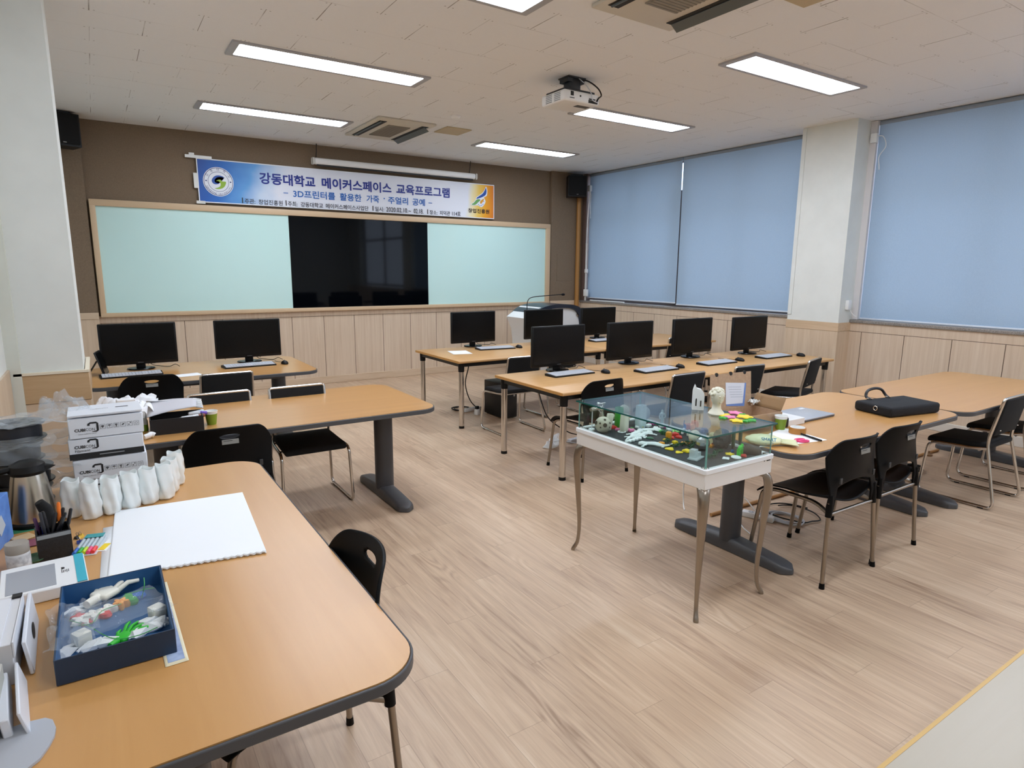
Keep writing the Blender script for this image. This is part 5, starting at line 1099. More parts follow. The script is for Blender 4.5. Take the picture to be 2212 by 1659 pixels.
# paper stack with a ragged front edge
rr = random.Random(4); N_ = 46
fr = [(-0.05+0.437*k/N_, 2.126-0.067*k/N_+(0.004 if k % 2 else -0.004)+rr.uniform(-0.001, 0.001)) for k in range(N_+1)]
out = fr+[(0.428, 2.682), (-0.017, 2.719)]
b = MB()
for k in range(5): b.prism([(x+0.002*math.sin(k*2), y+0.0015*math.cos(k*3)) for x, y in out], 0.0016*k, 0.0016*k+0.0013)
tag(b.build('paper_stack', PAPER, loc=(0, 0, tz+0.001), angle=20), 'big stack of white drawing paper with a jagged front edge', 'paper')
sheet('paper', (0.105, 2.345, tz-0.0003), 0.34, 0.46, -0.03, 'white sheet slipping out left from under the big paper stack')
# wavy vases
def wavy():
    r = thing('wavy_vase', 'x', 'vase')
    f = lambda q, a, z: q*(1+0.125*math.cos(5*a+z*30.0)*(0.6+0.4*math.sin(z*28))+0.035*math.cos(3*a-z*90)+0.02*math.sin(z*150+2*a))
    prof = [(0.024, 0.0), (0.027, 0.004)]+[(0.0295+0.0035*math.sin(z*24), z) for z in [0.006+0.138*k/40 for k in range(41)]]
    b = MB(); b.lathe(prof+[(0.0275, 0.1455), (0.026, 0.12), (0.0255, 0.03), (0.0, 0.02)], 40, fn=f); b.warp(lambda p: (p.x, p.y, p.z+(0.005*math.cos(3*math.atan2(p.y, p.x)+1) if p.z > 0.11 else 0.0)*(p.z-0.11)/0.035)); b.build('shell', mat('milky_print', '#eef4f3', 0.42, Subsurface_Weight=0.25, Subsurface_Radius=(0.02, 0.02, 0.02), Subsurface_Scale=0.6), r, angle=60); return r
V0 = wavy(); vg = 'milky white wavy printed vases'
for i, (x, y, a, t) in enumerate(((-0.090, 2.712, 0.0, 'milky wavy vase, second from the left beside the pens'), (-0.026, 2.728, 0.5, 'milky wavy vase, third from the left in the vase row'), (0.038, 2.752, 0.9, 'milky wavy vase, fourth from the left in the vase row'), (0.100, 2.774, 0.2, 'milky wavy vase, fifth from the left in the vase row'), (0.160, 2.80, 1.1, 'milky wavy vase, in front where the row bends by the boxes'), (0.185, 2.872, 0.4, 'milky wavy vase, second from the far end of the row'), (0.215, 2.962, 0.8, 'milky wavy vase farthest from the camera, by the table corner'), (-0.148, 2.765, 0.3, 'milky wavy vase at the left end of the row, behind the pens'))):
    repeat(V0, i, (x, y, tz), a, t, vg)
# printed white boxes
CWB = mat('carton_white', '#dfe3ea', 0.5); INK = mat('carton_ink', '#17181b', 0.5)
def carton(z, h, kind, label, dx=0.0, rz=0.0, top=False):
    r = thing('filament_box', label, 'box', (-0.018+dx, 3.045, z), rz, 'white printed cartons')
    MB().box((0, 0, h/2), (0.254, 0.225, h-0.002), 0.003, 1).build('carton', CWB, r)
    F = Matrix.Translation((-0.127, -0.1135, 0)) @ Matrix.Rotation(PI/2, 4, 'X')
    if kind == 'band':
        MB().box((0, -0.1135, 0.013), (0.2535, 0.0015, 0.024)).build('band', INK, r); b = MB(); b.box((0.015, -0.1145, 0.014), (0.085, 0.001, 0.0035)); b.build('band_lettering', mat('carton_grey', '#9a9ca0', 0.5), r)
    zz = 0.030 if kind == 'icons' else 0.046
    b = MB(); b.text('CUBI', 0.017, F @ Matrix.Translation((0.020, zz, 0)), width=0.034, height=0.011, bold=0.0006); b.text('CON', 0.017, F @ Matrix.Translation((0.056, zz, 0)), width=0.030, height=0.011)
    if kind == 'band': b.text('Filament', 0.013, F @ Matrix.Translation((0.020, zz-0.015, 0)), width=0.050, height=0.010)
    else: b.text('www.cubicon.co.kr', 0.006, F @ Matrix.Translation((0.030, zz-0.013, 0)), width=0.062)
    b.build('lettering', INK, r)
    b = MB(); pts = [(0.067, zz+0.021), (0.067, zz+0.027), (0.073, zz+0.031), (0.092, zz+0.031), (0.096, zz+0.028), (0.096, zz-0.001), (0.092, zz-0.004), (0.076, zz-0.004)]
    b.tube([F @ Vector((x, y, 0.0003)) for x, y in pts], [0.0045, 0.0036, 0.0034, 0.0034, 0.0036, 0.0036, 0.0028, 0.0008], 6, flat=0.15); b.build('logo', INK, r)
    if kind == 'icons':
        for k in range(6):
            b = MB(); cx = 0.113+0.0232*k; M = F @ Matrix.Translation((cx, zz+0.012, 0.0004))
            b.ring_prism([(-0.009, -0.009), (0.009, -0.009), (0.009, 0.009), (-0.009, 0.009)], [(-0.0082, -0.0082), (0.0082, -0.0082), (0.0082, 0.0082), (-0.0082, 0.0082)], 0, 0.0003, M)
            if k == 0: b.prism([(-0.006, 0.002), (0, -0.006), (0.006, 0.002), (0.003, 0.005), (-0.003, 0.005)], 0, 0.0003, M)
            elif k == 1: b.prism([(-0.006, 0.001), (-0.003, 0.005), (0.003, 0.005), (0.006, 0.001)], 0, 0.0003, M); b.prism([(-0.0006, -0.006), (0.0006, -0.006), (0.0006, 0.001), (-0.0006, 0.001)], 0, 0.0003, M)
            elif k == 2: b.prism([(-0.005, 0.005), (-0.003, 0.0), (0.003, 0.0), (0.005, 0.005)], 0, 0.0003, M); b.prism([(-0.003, -0.006), (0.003, -0.006), (0.0006, 0.0), (-0.0006, 0.0)], 0, 0.0003, M)
            elif k == 3: b.prism([(-0.006, -0.003), (0.0, -0.003), (0.006, 0.004), (0.0, 0.004)], 0, 0.0003, M)
            elif k == 4: b.prism([(-0.005, -0.005), (-0.001, -0.005), (-0.001, -0.001), (-0.005, -0.001)], 0, 0.0003, M); b.prism([(0.001, 0.002), (0.005, 0.002), (0.005, 0.006), (0.001, 0.006)], 0, 0.0003, M)
            else: b.ring_prism([(0.005*math.cos(a), 0.005*math.sin(a)) for a in (0, 1, 2, 3, 4, 5)], [(0.004*math.cos(a), 0.004*math.sin(a)) for a in (0, 1, 2, 3, 4, 5)], 0, 0.0003, M)
            b.build('care_icon', mat('carton_grey_ink', '#4a4c50', 0.5), r)
    if top:
        b = MB(); b.box((0, -0.006, 0.006), (0.252, 0.222, 0.004), rot=(0, 0, 0)); b.box((0, -0.112, 0.003), (0.25, 0.004, 0.006)); lid = b.build('lid', CWB, r, loc=(0, 0, h+0.002), rot=(-0.02, 0, 0))
        b = MB(); b.text('CUBICON', 0.017, Matrix.Translation((-0.05, -0.01, 0.0085)), width=0.06, height=0.012); b.build('lid_lettering', mat('carton_grey_ink', '#4a4c50', 0.5), lid); MB().box((0.06, 0.0, 0.0086), (0.045, 0.012, 0.0006)).build('lid_mark', INK, lid)
    else: MB().box((0.1275, 0, h/2), (0.0012, 0.19, h*0.8)).build('side_flap', mat('carton_flap', '#eff2f4', 0.5), r)
    return r
carton(tz, 0.082, 'icons', 'white printed carton at the bottom of the carton stack, hidden behind the vases', 0.003)
carton(tz+0.0825, 0.088, 'icons', 'white printed carton with care icons just above the vases', 0.004)
carton(tz+0.171, 0.083, 'band', 'white printed carton with a black band, second from the top', -0.003)
carton(tz+0.2545, 0.084, 'icons', 'white printed carton with care icons at the top of the stack', 0.002, 0.012, True)
# bagged spools
def spool(z, x, y, label):
    r = thing('filament_spool', label, 'spool', (x, y, z), random.uniform(0, 3), 'black spools in plastic bags')
    for zz in (0.004, 0.062):
        b = MB(); b.lathe([(0.027, -0.003), (0.098, -0.003), (0.1, 0.0), (0.098, 0.003), (0.027, 0.003)], 40, c=(0, 0, zz), cap=False); b.build('flange', mat('spool_black', '#15171c', 0.3), r)
    MB().lathe([(0.028, 0.006), (0.085, 0.006), (0.087, 0.033), (0.085, 0.060), (0.028, 0.060)], 36, cap=False).build('filament', mat('spool_dark', '#23262e', 0.4), r)
    b = MB()
    for k in range(10): b.box((0.06*math.cos(k*PI/5), 0.06*math.sin(k*PI/5), 0.0655), (0.018, 0.012, 0.001), rot=(0, 0, k*PI/5))
    b.build('cutout', mat('spool_hole', '#4a473f', 0.7), r)
    return r
for k, (z, x, y, t) in enumerate(((tz+0.003, -0.315, 3.03, 'lowest bagged spool of the stack behind the kettle'), (tz+0.088, -0.305, 3.02, 'second lowest bagged spool behind the kettle lid'), (tz+0.175, -0.33, 3.05, 'second highest bagged black spool left of the cartons'), (tz+0.262, -0.315, 3.03, 'topmost bagged black spool left of the white cartons'))):
    spool(z, x, y, t)
    crumple('plastic_bag', (x+0.035, y-0.005, z+0.062), 0.30, 0.26, 0.014, 0.020, 20+k*3, ('milky plastic bag over the lowest spool behind the kettle', 'milky plastic bag over the second lowest spool', 'milky plastic bag over the second highest spool', 'milky plastic bag spread over the topmost spool')[k], BAG2, nu=30)
crumple('plastic_bag', (-0.15, 3.10, tz+0.31), 0.17, 0.16, 0.02, 0.06, 41, 'clear crinkled plastic bag at the back left corner of the cartons', BAG, dome=0.06)
b = MB(); b.grid(lambda u, v: ((u-0.5)*0.22+0.01*math.sin(9*v), 0.004*math.sin(14*u+5*v), (v-0.5)*0.10), 16, 12)
tag(b.build('plastic_bag', BAG2, loc=(-0.30, 2.915, tz+0.24), rot=(0.15, 0, 0.05), angle=25), 'milky bag edge drooping in front of the bagged spools', 'plastic bag')
# kettle
r = thing('kettle', 'steel kettle with black lid and handle in front of the bagged spools', 'kettle', (-0.268, 2.775, tz))
b = MB(); b.lathe([(0.072, 0.018), (0.072, 0.03), (0.066, 0.09), (0.055, 0.165), (0.050, 0.19)], 40, cap=False); b.build('body', mat('kettle_steel', '#c4bcae', 0.25, 1.0), r)
b = MB(); b.lathe([(0.078, 0.0), (0.079, 0.014), (0.073, 0.020), (0.0, 0.021)], 36); b.build('base', BLACKP, r)
b = MB(); b.lathe([(0.052, 0.188), (0.058, 0.20), (0.052, 0.222), (0.03, 0.234), (0.0, 0.236)], 36); b.hull([(0.045, 0.02, 0.19), (0.045, -0.02, 0.19), (0.085, 0.0, 0.205), (0.045, 0.02, 0.215), (0.045, -0.02, 0.215)]); b.build('lid', BLACKP, r)
b = MB(); b.tube(spline([(-0.045, -0.01, 0.212), (-0.09, -0.015, 0.205), (-0.125, -0.02, 0.185), (-0.130, -0.02, 0.13), (-0.115, -0.015, 0.06), (-0.08, -0.008, 0.02)]), 0.014, 12, flat=0.75); b.build('handle', BLACKP, r)
# pen holder
r = thing('pen_holder', 'black leather pen holder box beside the highlighters', 'pen holder', (-0.19, 2.415, tz), 0.12)
b = MB(); b.ring_prism([(-0.045, -0.045), (0.045, -0.045), (0.045, 0.045), (-0.045, 0.045)], [(-0.041, -0.041), (0.041, -0.041), (0.041, 0.041), (-0.041, 0.041)], 0, 0.09); b.box((0, 0, 0.002), (0.088, 0.088, 0.004)); b.build('box', noisy('black_leather', '#1b1b1e', '#111113', 120, 0.5, 2, 0.2), r)
b = MB(); b.box((0, -0.0465, 0.082), (0.088, 0.003, 0.012)); b.build('rim_strip', mat('holder_rim', '#8d9296', 0.35), r)
rr = random.Random(9); pc = ['#14151a', '#14151a', '#16206a', '#14151a', '#f07a22', '#14151a', '#2a2c33', '#14151a', '#1b3d38', '#14151a', '#46204a']
for k, c_ in enumerate(pc):
    bx, by = rr.uniform(-0.028, 0.028), rr.uniform(-0.028, 0.028); lean = (0.030+0.03*rr.random() if k % 2 else rr.uniform(-0.02, 0.012)); ln = rr.uniform(0.125, 0.155)
    if k == 4: bx, lean, ln = 0.015, 0.008, 0.165
    p0, p1 = Vector((-0.19+bx, 2.415+by, tz+0.006)), Vector((-0.19+bx+lean, 2.415+by+rr.uniform(-0.006, 0.02), tz+ln)); d = (p1-p0).normalized()
    pr = thing('pen', ('orange-capped pen standing tallest in the black pen holder' if k == 4 else 'dark pen in the black pen holder'), 'pen', p0, 0, 'dark pens in the holder' if k != 4 else None)
    b = MB(); b.tube([(0, 0, 0), d*(ln*0.62), d*(ln*0.64)], [0.004, 0.0045, 0.0045], 10); b.build('barrel', solid(c_ if k != 4 else '#2a2c33', 0.4), pr)
    b = MB(); b.tube([d*(ln*0.62), d*(ln*0.97), d*ln], [0.0055, 0.0052, 0.003], 10); b.build('cap', solid(c_, 0.4), pr)
b = MB(); b.tube([(0.0, 0.0, 0.0), (0.006, 0.03, 0.02), (0.0, 0.05, 0.055), (-0.015, 0.045, 0.085)], [0.016, 0.02, 0.02, 0.013], 12)
tag(b.build('black_glove', BLACKF, loc=(-0.205, 2.42, tz+0.085)), 'black cloth bundle stuffed on top of the pen holder', 'cloth')
# highlighters
r = thing('highlighter_pack', 'clear pack of five coloured highlighters beside the black pen holder', 'highlighters', (-0.095, 2.435, tz), math.radians(-14))
MB().box((0, 0, 0.0015), (0.075, 0.175, 0.002)).build('backing_card', mat('pack_card', '#d9dfe4', 0.4), r)
for k, c_ in enumerate(('#2b6cc8', '#2fae3c', '#c3dc2a', '#f0568a', '#ef4040')):
    p_ = MB().tube([(-0.026+0.013*k, -0.075, 0.008), (-0.026+0.013*k, 0.055, 0.008)], [0.0062, 0.0062], 10).build('highlighter', mat('pen_body_pale', '#b8c6cc', 0.3), r)
    MB().tube([(-0.026+0.013*k, -0.080, 0.008), (-0.026+0.013*k, -0.042, 0.008)], [0.0064, 0.0066], 10).build('cap', solid(c_, 0.35), p_)
MB().box((0.002, 0.048, 0.0152), (0.055, 0.032, 0.0012)).build('header_label', solid('#2f9da0', 0.4), r)
r = thing('sticky_tabs', 'white and yellow pack of sticky tabs right of the highlighters', 'sticky notes', (-0.050, 2.40, tz), math.radians(-24)); MB().box((0, 0.012, 0.0015), (0.03, 0.11, 0.003)).build('card', PAPER, r); MB().box((-0.002, -0.012, 0.0035), (0.02, 0.05, 0.002)).build('tab_pad', YEL, r)
for (u, v, c_, t) in ((168, 1163, '#1a1a1c', 'small black binder clip behind the pen holder'), (173, 1173, '#1e3d9a', 'small blue binder clip beside the highlighters'), (174, 1161, '#e6b81e', 'small yellow binder clip beside the highlighters')):
    x, y = P(u, v, tz); r = thing('binder_clip', t, 'clip', (x, y, tz), 0.5*u, 'binder clips'); MB().prism([(-0.009, 0), (0.009, 0), (0.003, 0.010), (-0.003, 0.010)], -0.009, 0.009, Matrix.Rotation(PI/2, 4, 'X')).build('body', solid(c_, 0.4), r); MB().tube([(-0.004, 0, 0.009), (-0.006, 0, 0.018), (0.0, 0, 0.022), (0.006, 0, 0.018), (0.004, 0, 0.009)], 0.001, 6).build('wire_handle', STEEL, r)
# jar, cards, boxes at the far left
r = thing('jar', 'small jar with a grey lid and white label at the left photo edge', 'jar', (-0.277, 2.345, tz)); MB().lathe([(0.029, 0), (0.031, 0.003), (0.031, 0.055), (0.029, 0.06)], 28).build('body', mat('jar_white', '#d5d6d6', 0.4), r); MB().lathe([(0.030, 0.058), (0.031, 0.061), (0.031, 0.086), (0.029, 0.089), (0.0, 0.089)], 28).build('lid', mat('jar_lid', '#9d968c', 0.5), r)
b = MB(); b.lathe([(0.0314, 0.008), (0.0314, 0.052)], 28, cap=False); b.build('label_band', noisy('jar_label', '#e6e8ea', '#b9bcc0', 60, 0.5), bpy.data.objects['jar'])
for k, (u, v, sx, sy, c_, rz, t) in enumerate(((62, 1143, 0.10, 0.05, '#3c8a63', 0.1, 'green card lying behind the black pen holder'), (50, 1160, 0.06, 0.06, '#d9b98a', 0.5, 'tan picture card left of the black pen holder'), (62, 1172, 0.05, 0.07, '#8b4a5c', 0.2, 'wine red card left of the black pen holder'))):
    x, y = P(u, v, tz+0.003*k); sheet('card', (x, y, tz+0.0012*k), sx, sy, rz, t, solid(c_, 0.5), cat='card', group='coloured cards', th=0.001)
b = MB(); b.lathe([(0.0, 0.004), (0.03, 0.003), (0.038, 0.012), (0.036, 0.013), (0.028, 0.006), (0.0, 0.006)], 24); tag(b.build('dish', mat('dish_green', '#4f7a5c', 0.4), loc=(-0.242, 2.395, tz)), 'small green dish between the jar and the pen holder', 'dish')
r = thing('storybook_box', 'light blue printed box standing at the left photo edge below the kettle', 'box', (-0.372, 2.60, tz), -0.22); MB().box((0, 0, 0.082), (0.08, 0.14, 0.164), 0.002, 1).build('carton', noisy('blue_carton', '#6f9fe6', '#4f7fcf', 12, 0.4), r); MB().box((0.0408, -0.02, 0.075), (0.0012, 0.05, 0.05), rot=(0.5, 0, 0)).build('picture_label', mat('label_pale', '#c9d1d8', 0.5), r)
r = thing('white_box', 'tall white box with dark side at the left photo edge beside the jar', 'box', (-0.43, 2.33, tz), -0.1, 'white boxes at the left edge'); MB().box((0, 0, 0.085), (0.14, 0.20, 0.17), 0.003, 1).build('carton', CWB, r); MB().box((0.0708, 0, 0.02), (0.0015, 0.198, 0.03)).build('stripe', INK, r)
r = thing('tablet_box', 'flat white box with a grey panel and turquoise end beside the blue tray', 'box', (-0.205, 2.175, tz), math.radians(4)); MB().box((0, 0, 0.018), (0.205, 0.215, 0.036), 0.003, 1).build('carton', mat('tablet_white', '#eceff1', 0.4), r)
MB().box((-0.030, -0.01, 0.0364), (0.115, 0.16, 0.001)).build('grey_panel', mat('tablet_grey', '#a3a8b0', 0.25), r); MB().box((0.088, 0, 0.0365), (0.024, 0.2155, 0.0012)).build('turquoise_band', mat('turquoise', '#37b2c8', 0.4), r)
b = MB(); b.prism([(0.042, 0.010), (0.050, 0.014), (0.050, 0.024), (0.042, 0.028)], 0.0362, 0.0367)
for k in range(5): b.box((0.043+0.004*k, -0.004-0.002*(k % 2), 0.0365), (0.0015, 0.022-0.004*(k % 3), 0.0004))
b.build('print', INK, r)
r = thing('white_box', 'white box with a folded lid at the left edge beside the blue tray', 'box', (-0.345, 1.797, tz), 0.0, 'white boxes at the left edge'); MB().box((0, 0, 0.05), (0.23, 0.258, 0.10), 0.002, 1).build('carton', mat('carton_shade_white', '#d6d8dc', 0.55), r); b = MB(); b.box((-0.01, -0.01, 0.1015), (0.21, 0.24, 0.003)); b.box((0.1165, -0.005, 0.085), (0.003, 0.25, 0.036)); b.build('lid', CWB, r); b = MB(); b.box((0.106, 0.116, 0.1035), (0.02, 0.02, 0.004)); b.build('corner_tab', INK, r)  # body white greyed to carry the shade on its front face
r = thing('white_box', 'narrow white box with a black oval hole beside the blue tray', 'box', (-0.212, 1.825, tz), 0.03, 'white boxes at the left edge'); MB().box((0, 0, 0.043), (0.009, 0.27, 0.085), 0.002, 1, rot=(0, -0.10, 0)).build('carton', CWB, r)
b = MB(); vs = [b.bm.verts.new((0.0058-0.10*0.012*math.sin(k*PI/10), 0.0+0.030*math.cos(k*PI/10), 0.043+0.017*math.sin(k*PI/10))) for k in range(20)]; b.bm.faces.new(vs); b.build('oval_hole', DARKV, r)
r = thing('white_box', 'flat white box leaning low at the left edge above the grey sheet', 'box', (-0.215, 1.56, tz), 0.10, 'white boxes at the left edge'); b = MB(); b.box((0.004, 0, 0.028), (0.007, 0.21, 0.056), 0.002, 1, rot=(0, -0.22, 0)); b.box((-0.024, 0, 0.022), (0.016, 0.19, 0.044), 0.002, 1, rot=(0, -0.10, 0)); b.build('carton', CWB, r)
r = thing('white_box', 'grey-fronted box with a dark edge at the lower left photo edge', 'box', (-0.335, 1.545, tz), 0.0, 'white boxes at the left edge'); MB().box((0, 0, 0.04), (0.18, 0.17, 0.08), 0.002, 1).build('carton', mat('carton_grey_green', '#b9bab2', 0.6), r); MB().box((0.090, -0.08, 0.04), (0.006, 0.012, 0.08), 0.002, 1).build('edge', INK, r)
b = MB(); b.prism([P(u, v, tz+0.004) for u, v in ((-60, 1585), (18, 1575), (60, 1561), (98, 1552), (114, 1556), (121, 1572), (118, 1590), (106, 1612), (86, 1640), (58, 1662), (20, 1685), (-60, 1720))], tz+0.0005, tz+0.006)
tag(b.build('grey_sheet', mat('grey_board', '#b0b5bd', 0.5)), 'grey rounded plastic sheet at the lower left photo corner', 'sheet')

# ---------------------------------------------------------------- things on the middle left table
r = box_open('marker_box', 'black open box full of markers on the middle left table', 'box', (0.318, 4.00, tz), math.radians(-3), 0.27, 0.19, 0.088, 0.004, mat('box_black', '#16161a', 0.6), mat('box_black_inside', '#0d0d10', 0.7))
for k, (x, y, z, a, c_, t) in enumerate(((0.36, 3.955, 0.083, 0.4, '#e8941f', 'orange-capped marker in the black box'), (0.385, 3.96, 0.086, 0.2, '#e9edf2', 'white marker in the black box'), (0.415, 3.965, 0.086, 0.1, '#8a4630', 'brown marker in the black box'), (0.43, 4.00, 0.095, -0.2, '#6a4bb8', 'purple marker in the black box'), (0.33, 3.955, 0.080, 0.3, '#c8c89a', 'khaki marker in the black box'), (0.425, 4.03, 0.095, 0.5, '#cfe1ea', 'pale blue marker in the black box'))):
    mk = thing('marker', t, 'marker', (x, y, tz+z-0.012), a, 'markers in the black box'); MB().tube([(-0.045, 0, 0), (0.02, 0, 0.0)], [0.010, 0.010], 12).build('barrel', solid('#d9dce0', 0.4), mk); MB().tube([(0.015, 0, 0), (0.045, 0, 0), (0.05, 0, 0)], [0.011, 0.0105, 0.007], 12).build('cap', solid(c_, 0.4), mk)
r = thing('folded_carton', 'half-open white cardboard carton leaning on the black marker box', 'carton', (0.30, 4.04, tz+0.088), math.radians(-8))
b = MB(); b.grid(lambda u, v: (-0.12+0.25*u, -0.08+0.06*u+(0.17-0.06*u)*v, 0.006+0.030*u+(0.056-0.028*u)*v+0.008*math.sin(3*u)), 10, 6); o = b.build('panel', mat('carton_inside', '#c9c9d0', 0.6), r, angle=30); md = o.modifiers.new('thick', 'SOLIDIFY'); md.thickness = 0.003
b = MB(); b.grid(lambda u, v: (-0.13+0.27*u, 0.09-0.02*v, 0.062+0.012*v-0.02*u), 8, 4); o = b.build('back_flap', PAPER, r); md = o.modifiers.new('thick', 'SOLIDIFY'); md.thickness = 0.002
b = MB(); b.grid(lambda u, v: (-0.135+0.05*v+0.0*u, -0.03+0.11*u, 0.058+0.012*math.sin(v*3)-0.035*v*v), 6, 8); o = b.build('tongue', PAPER, r); md = o.modifiers.new('thick', 'SOLIDIFY'); md.thickness = 0.002
b = MB()
for k in range(5): b.tube([(0.115+0.003*k, 0.08-0.012*k, 0.062-0.009*k), (0.155+0.002*k, 0.06-0.012*k, 0.058-0.009*k)], [0.007, 0.006], 8)
b.build('corrugated_edge', PAPER, r)
def paper_cup(loc, label, rot=None):
    r = thing('paper_cup', label, 'cup', loc, 0, 'paper cups'); b = MB(); b.lathe([(0.025, 0), (0.026, 0.004), (0.0335, 0.062), (0.0355, 0.077)], 28, cap=False); b.lathe([(0.0, 0.004), (0.025, 0.004)], 28, cap=False); b.build('cup', mat('cup_green', '#7d9a2e', 0.5), r)
    b = MB(); b.lathe([(0.0345, 0.066), (0.0368, 0.080), (0.0375, 0.083), (0.0355, 0.084), (0.033, 0.066), (0.025, 0.006)], 28, cap=False); b.build('rim', mat('cup_white', '#eef0ee', 0.5), r); return r
paper_cup((0.505, 4.035, tz), 'green paper cup beside the black marker box')
r = thing('bottle', 'small white and green bottle between the cartons and black marker box', 'bottle', (0.158, 4.06, tz)); MB().lathe([(0.018, 0), (0.02, 0.004), (0.02, 0.06), (0.016, 0.07)], 20).build('body', solid('#7fae3c', 0.4), r); MB().lathe([(0.0165, 0.069), (0.017, 0.10), (0.010, 0.112), (0.0, 0.113)], 20).build('cap', WHITEP, r)
MB().box((0.0, -0.021, 0.06), (0.03, 0.003, 0.04)).build('tag', solid('#a9b3b2', 0.5), r)
b = MB(); b.tube(spline([(0, 0, 0.016), (0.02, 0.008, 0.02), (0.035, 0.02, 0.024), (0.05, 0.018, 0.016)]), [0.014]*25, 10); tag(b.build('tissue', PAPER, loc=(0.145, 3.84, tz), angle=30), 'white crumpled tissue at the front edge of the middle left table', 'tissue')
crumple('white_bag', (0.10, 4.62, tz), 0.34, 0.26, 0.05, 0.06, 55, 'white crumpled plastic bag behind the white cartons', mat('white_bag', '#eceff4', 0.45), dome=0.05)
r = thing('small_carton', 'small white carton with red lining on the white bag', 'carton', (0.09, 4.50, tz+0.045), 0.1); MB().box((0, 0, 0.035), (0.10, 0.06, 0.07), 0.004, 1).build('carton', PAPER, r); MB().box((0, -0.0308, 0.006), (0.10, 0.001, 0.006)).build('trim_line', solid('#8a3a40', 0.5), r)

# ---------------------------------------------------------------- things on the table behind the glass case
r = thing('laptop', 'closed silver laptop on the table behind the glass case', 'laptop', (3.775, 2.30, tz), 0.0); MB().box((0, 0, 0.005), (0.35, 0.24, 0.009), 0.003, 2).build('base', mat('laptop_dark', '#4d4f55', 0.4), r); MB().box((0, 0, 0.0135), (0.352, 0.242, 0.008), 0.003, 2).build('lid', mat('laptop_silver', '#b4bac4', 0.35, 0.3), r); MB().box((0.12, 0.08, 0.0178), (0.05, 0.022, 0.0006)).build('sticker', mat('sticker_white', '#dfe3e6', 0.4), r)
r = thing('product_box', 'flat white box with a dark picture beside the silver laptop', 'box', (3.51, 2.29, tz), -0.02); MB().box((0, 0, 0.02), (0.165, 0.25, 0.04), 0.003, 1).build('carton', mat('tablet_white', '#eceff1', 0.4), r); b = MB(); b.prism([(-0.07, 0.06), (0.03, 0.03), (0.065, 0.05), (-0.015, 0.085)], 0.0402, 0.0406); b.build('picture', mat('picture_grey', '#6f7780', 0.4), r)
r = thing('adapter', 'black rounded charger block in front of the white product box', 'charger', (3.40, 2.182, tz), 0.0); MB().box((0, 0, 0.03), (0.05, 0.04, 0.06), 0.010, 3).build('block', BLACKP, r); MB().cyl((0, 0, 0.06), (0, 0, 0.064), 0.008, seg=12).build('port', DARKV, r)
paper_cup((3.335, 2.16, tz), 'green paper cup behind the right end of the glass case')
r = thing('tape_roll', 'roll of brown tape lying beside the green paper cup behind the case', 'tape', (3.335, 2.05, tz), 0.3); b = MB(); b.lathe([(0.040, 0.0), (0.047, 0.0), (0.047, 0.036), (0.040, 0.036), (0.040, 0.0)], 32, cap=False); b.build('tape', mat('tape_amber', '#b57a34', 0.3), r); b = MB(); b.lathe([(0.037, 0.0), (0.0405, 0.0), (0.0405, 0.0375), (0.037, 0.0375), (0.037, 0.0)], 32, cap=False); b.build('core', mat('cup_white', '#eef0ee', 0.5), r)
b = MB(); b.prism([P(u, v, tz) for u, v in ((1692, 924), (1787, 951), (1704, 962), (1640, 966), (1655, 940))], tz+0.0004, tz+0.0014); tag(b.build('paper', PAPER), 'white sheet under the pink scissors on the table behind the case', 'paper')
xs, ys = P(1728, 953, tz)
r = thing('scissors', 'pink-handled scissors on the white sheet behind the glass case', 'scissors', (xs-0.045, ys+0.005, tz+0.002), math.radians(-15))
for s in (-1, 1):
    b = MB(); b.tube([(0.05+0.030*math.cos(k*PI/10), s*0.016+0.014*math.sin(k*PI/10), 0.004) for k in range(20)], 0.0055, 8, closed=True); b.tube([(0.02, s*0.010, 0.004), (-0.01, 0, 0.004)], 0.005, 8); b.build('handle', mat('scissor_pink', '#e8457f', 0.4), r)
    b = MB(); b.hull([(-0.01, s*0.003, 0.002), (-0.01, -s*0.004, 0.002), (-0.10, s*0.001, 0.003), (-0.01, s*0.003, 0.005), (-0.01, -s*0.004, 0.005)]); b.build('blade', STEEL, r)
x0, y0 = P(1730, 940, tz); x1, y1 = P(1774, 955, tz); r = thing('pen', 'black pen on the white sheet beside the pink scissors', 'pen', (x0, y0, tz+0.003)); b = MB(); d = Vector((x1-x0, y1-y0, 0)); b.tube([(0, 0, 0.005), d*0.6+Vector((0, 0, 0.005))], 0.005, 10); b.build('barrel', BLACKP, r); b = MB(); b.tube([d*0.55+Vector((0, 0, 0.005)), d+Vector((0, 0, 0.005))], [0.006, 0.0055], 10); b.build('cap', BLACKG, r)
# bagged pale pouch
xa, ya = P(1622, 950, tz+0.02); xb, yb = P(1700, 960, tz+0.01); an = math.atan2(yb-ya, xb-xa); hl = 0.5*math.hypot(xb-xa, yb-ya)
r = thing('pouch', 'pale yellow plastic pouch with blue lettering behind the glass case', 'pouch', ((xa+xb)/2, (ya+yb)/2+0.03, tz), an)
b = MB(); b.ball((0, 0, 0.022), (hl*1.02, 0.075, 0.026), 36, 18, fn=lambda c: 1+0.07*math.sin(17*c.x+6*c.y)*math.cos(9*c.y)); b.warp(lambda p: (p.x, p.y, max(p.z, 0.001))); b.build('bag', mat('pouch_yellow', '#dfe2b8', 0.35), r, angle=50)
b = MB(); b.grid(lambda u, v: (hl*0.75+0.10*u, (v-0.5)*(0.06+0.06*u), 0.012+0.010*math.sin(v*20)*(1-0.6*u)+0.004), 8, 30); o = b.build('neck', mat('pouch_yellow', '#dfe2b8', 0.35), r, angle=30); md = o.modifiers.new('thick', 'SOLIDIFY'); md.thickness = 0.002
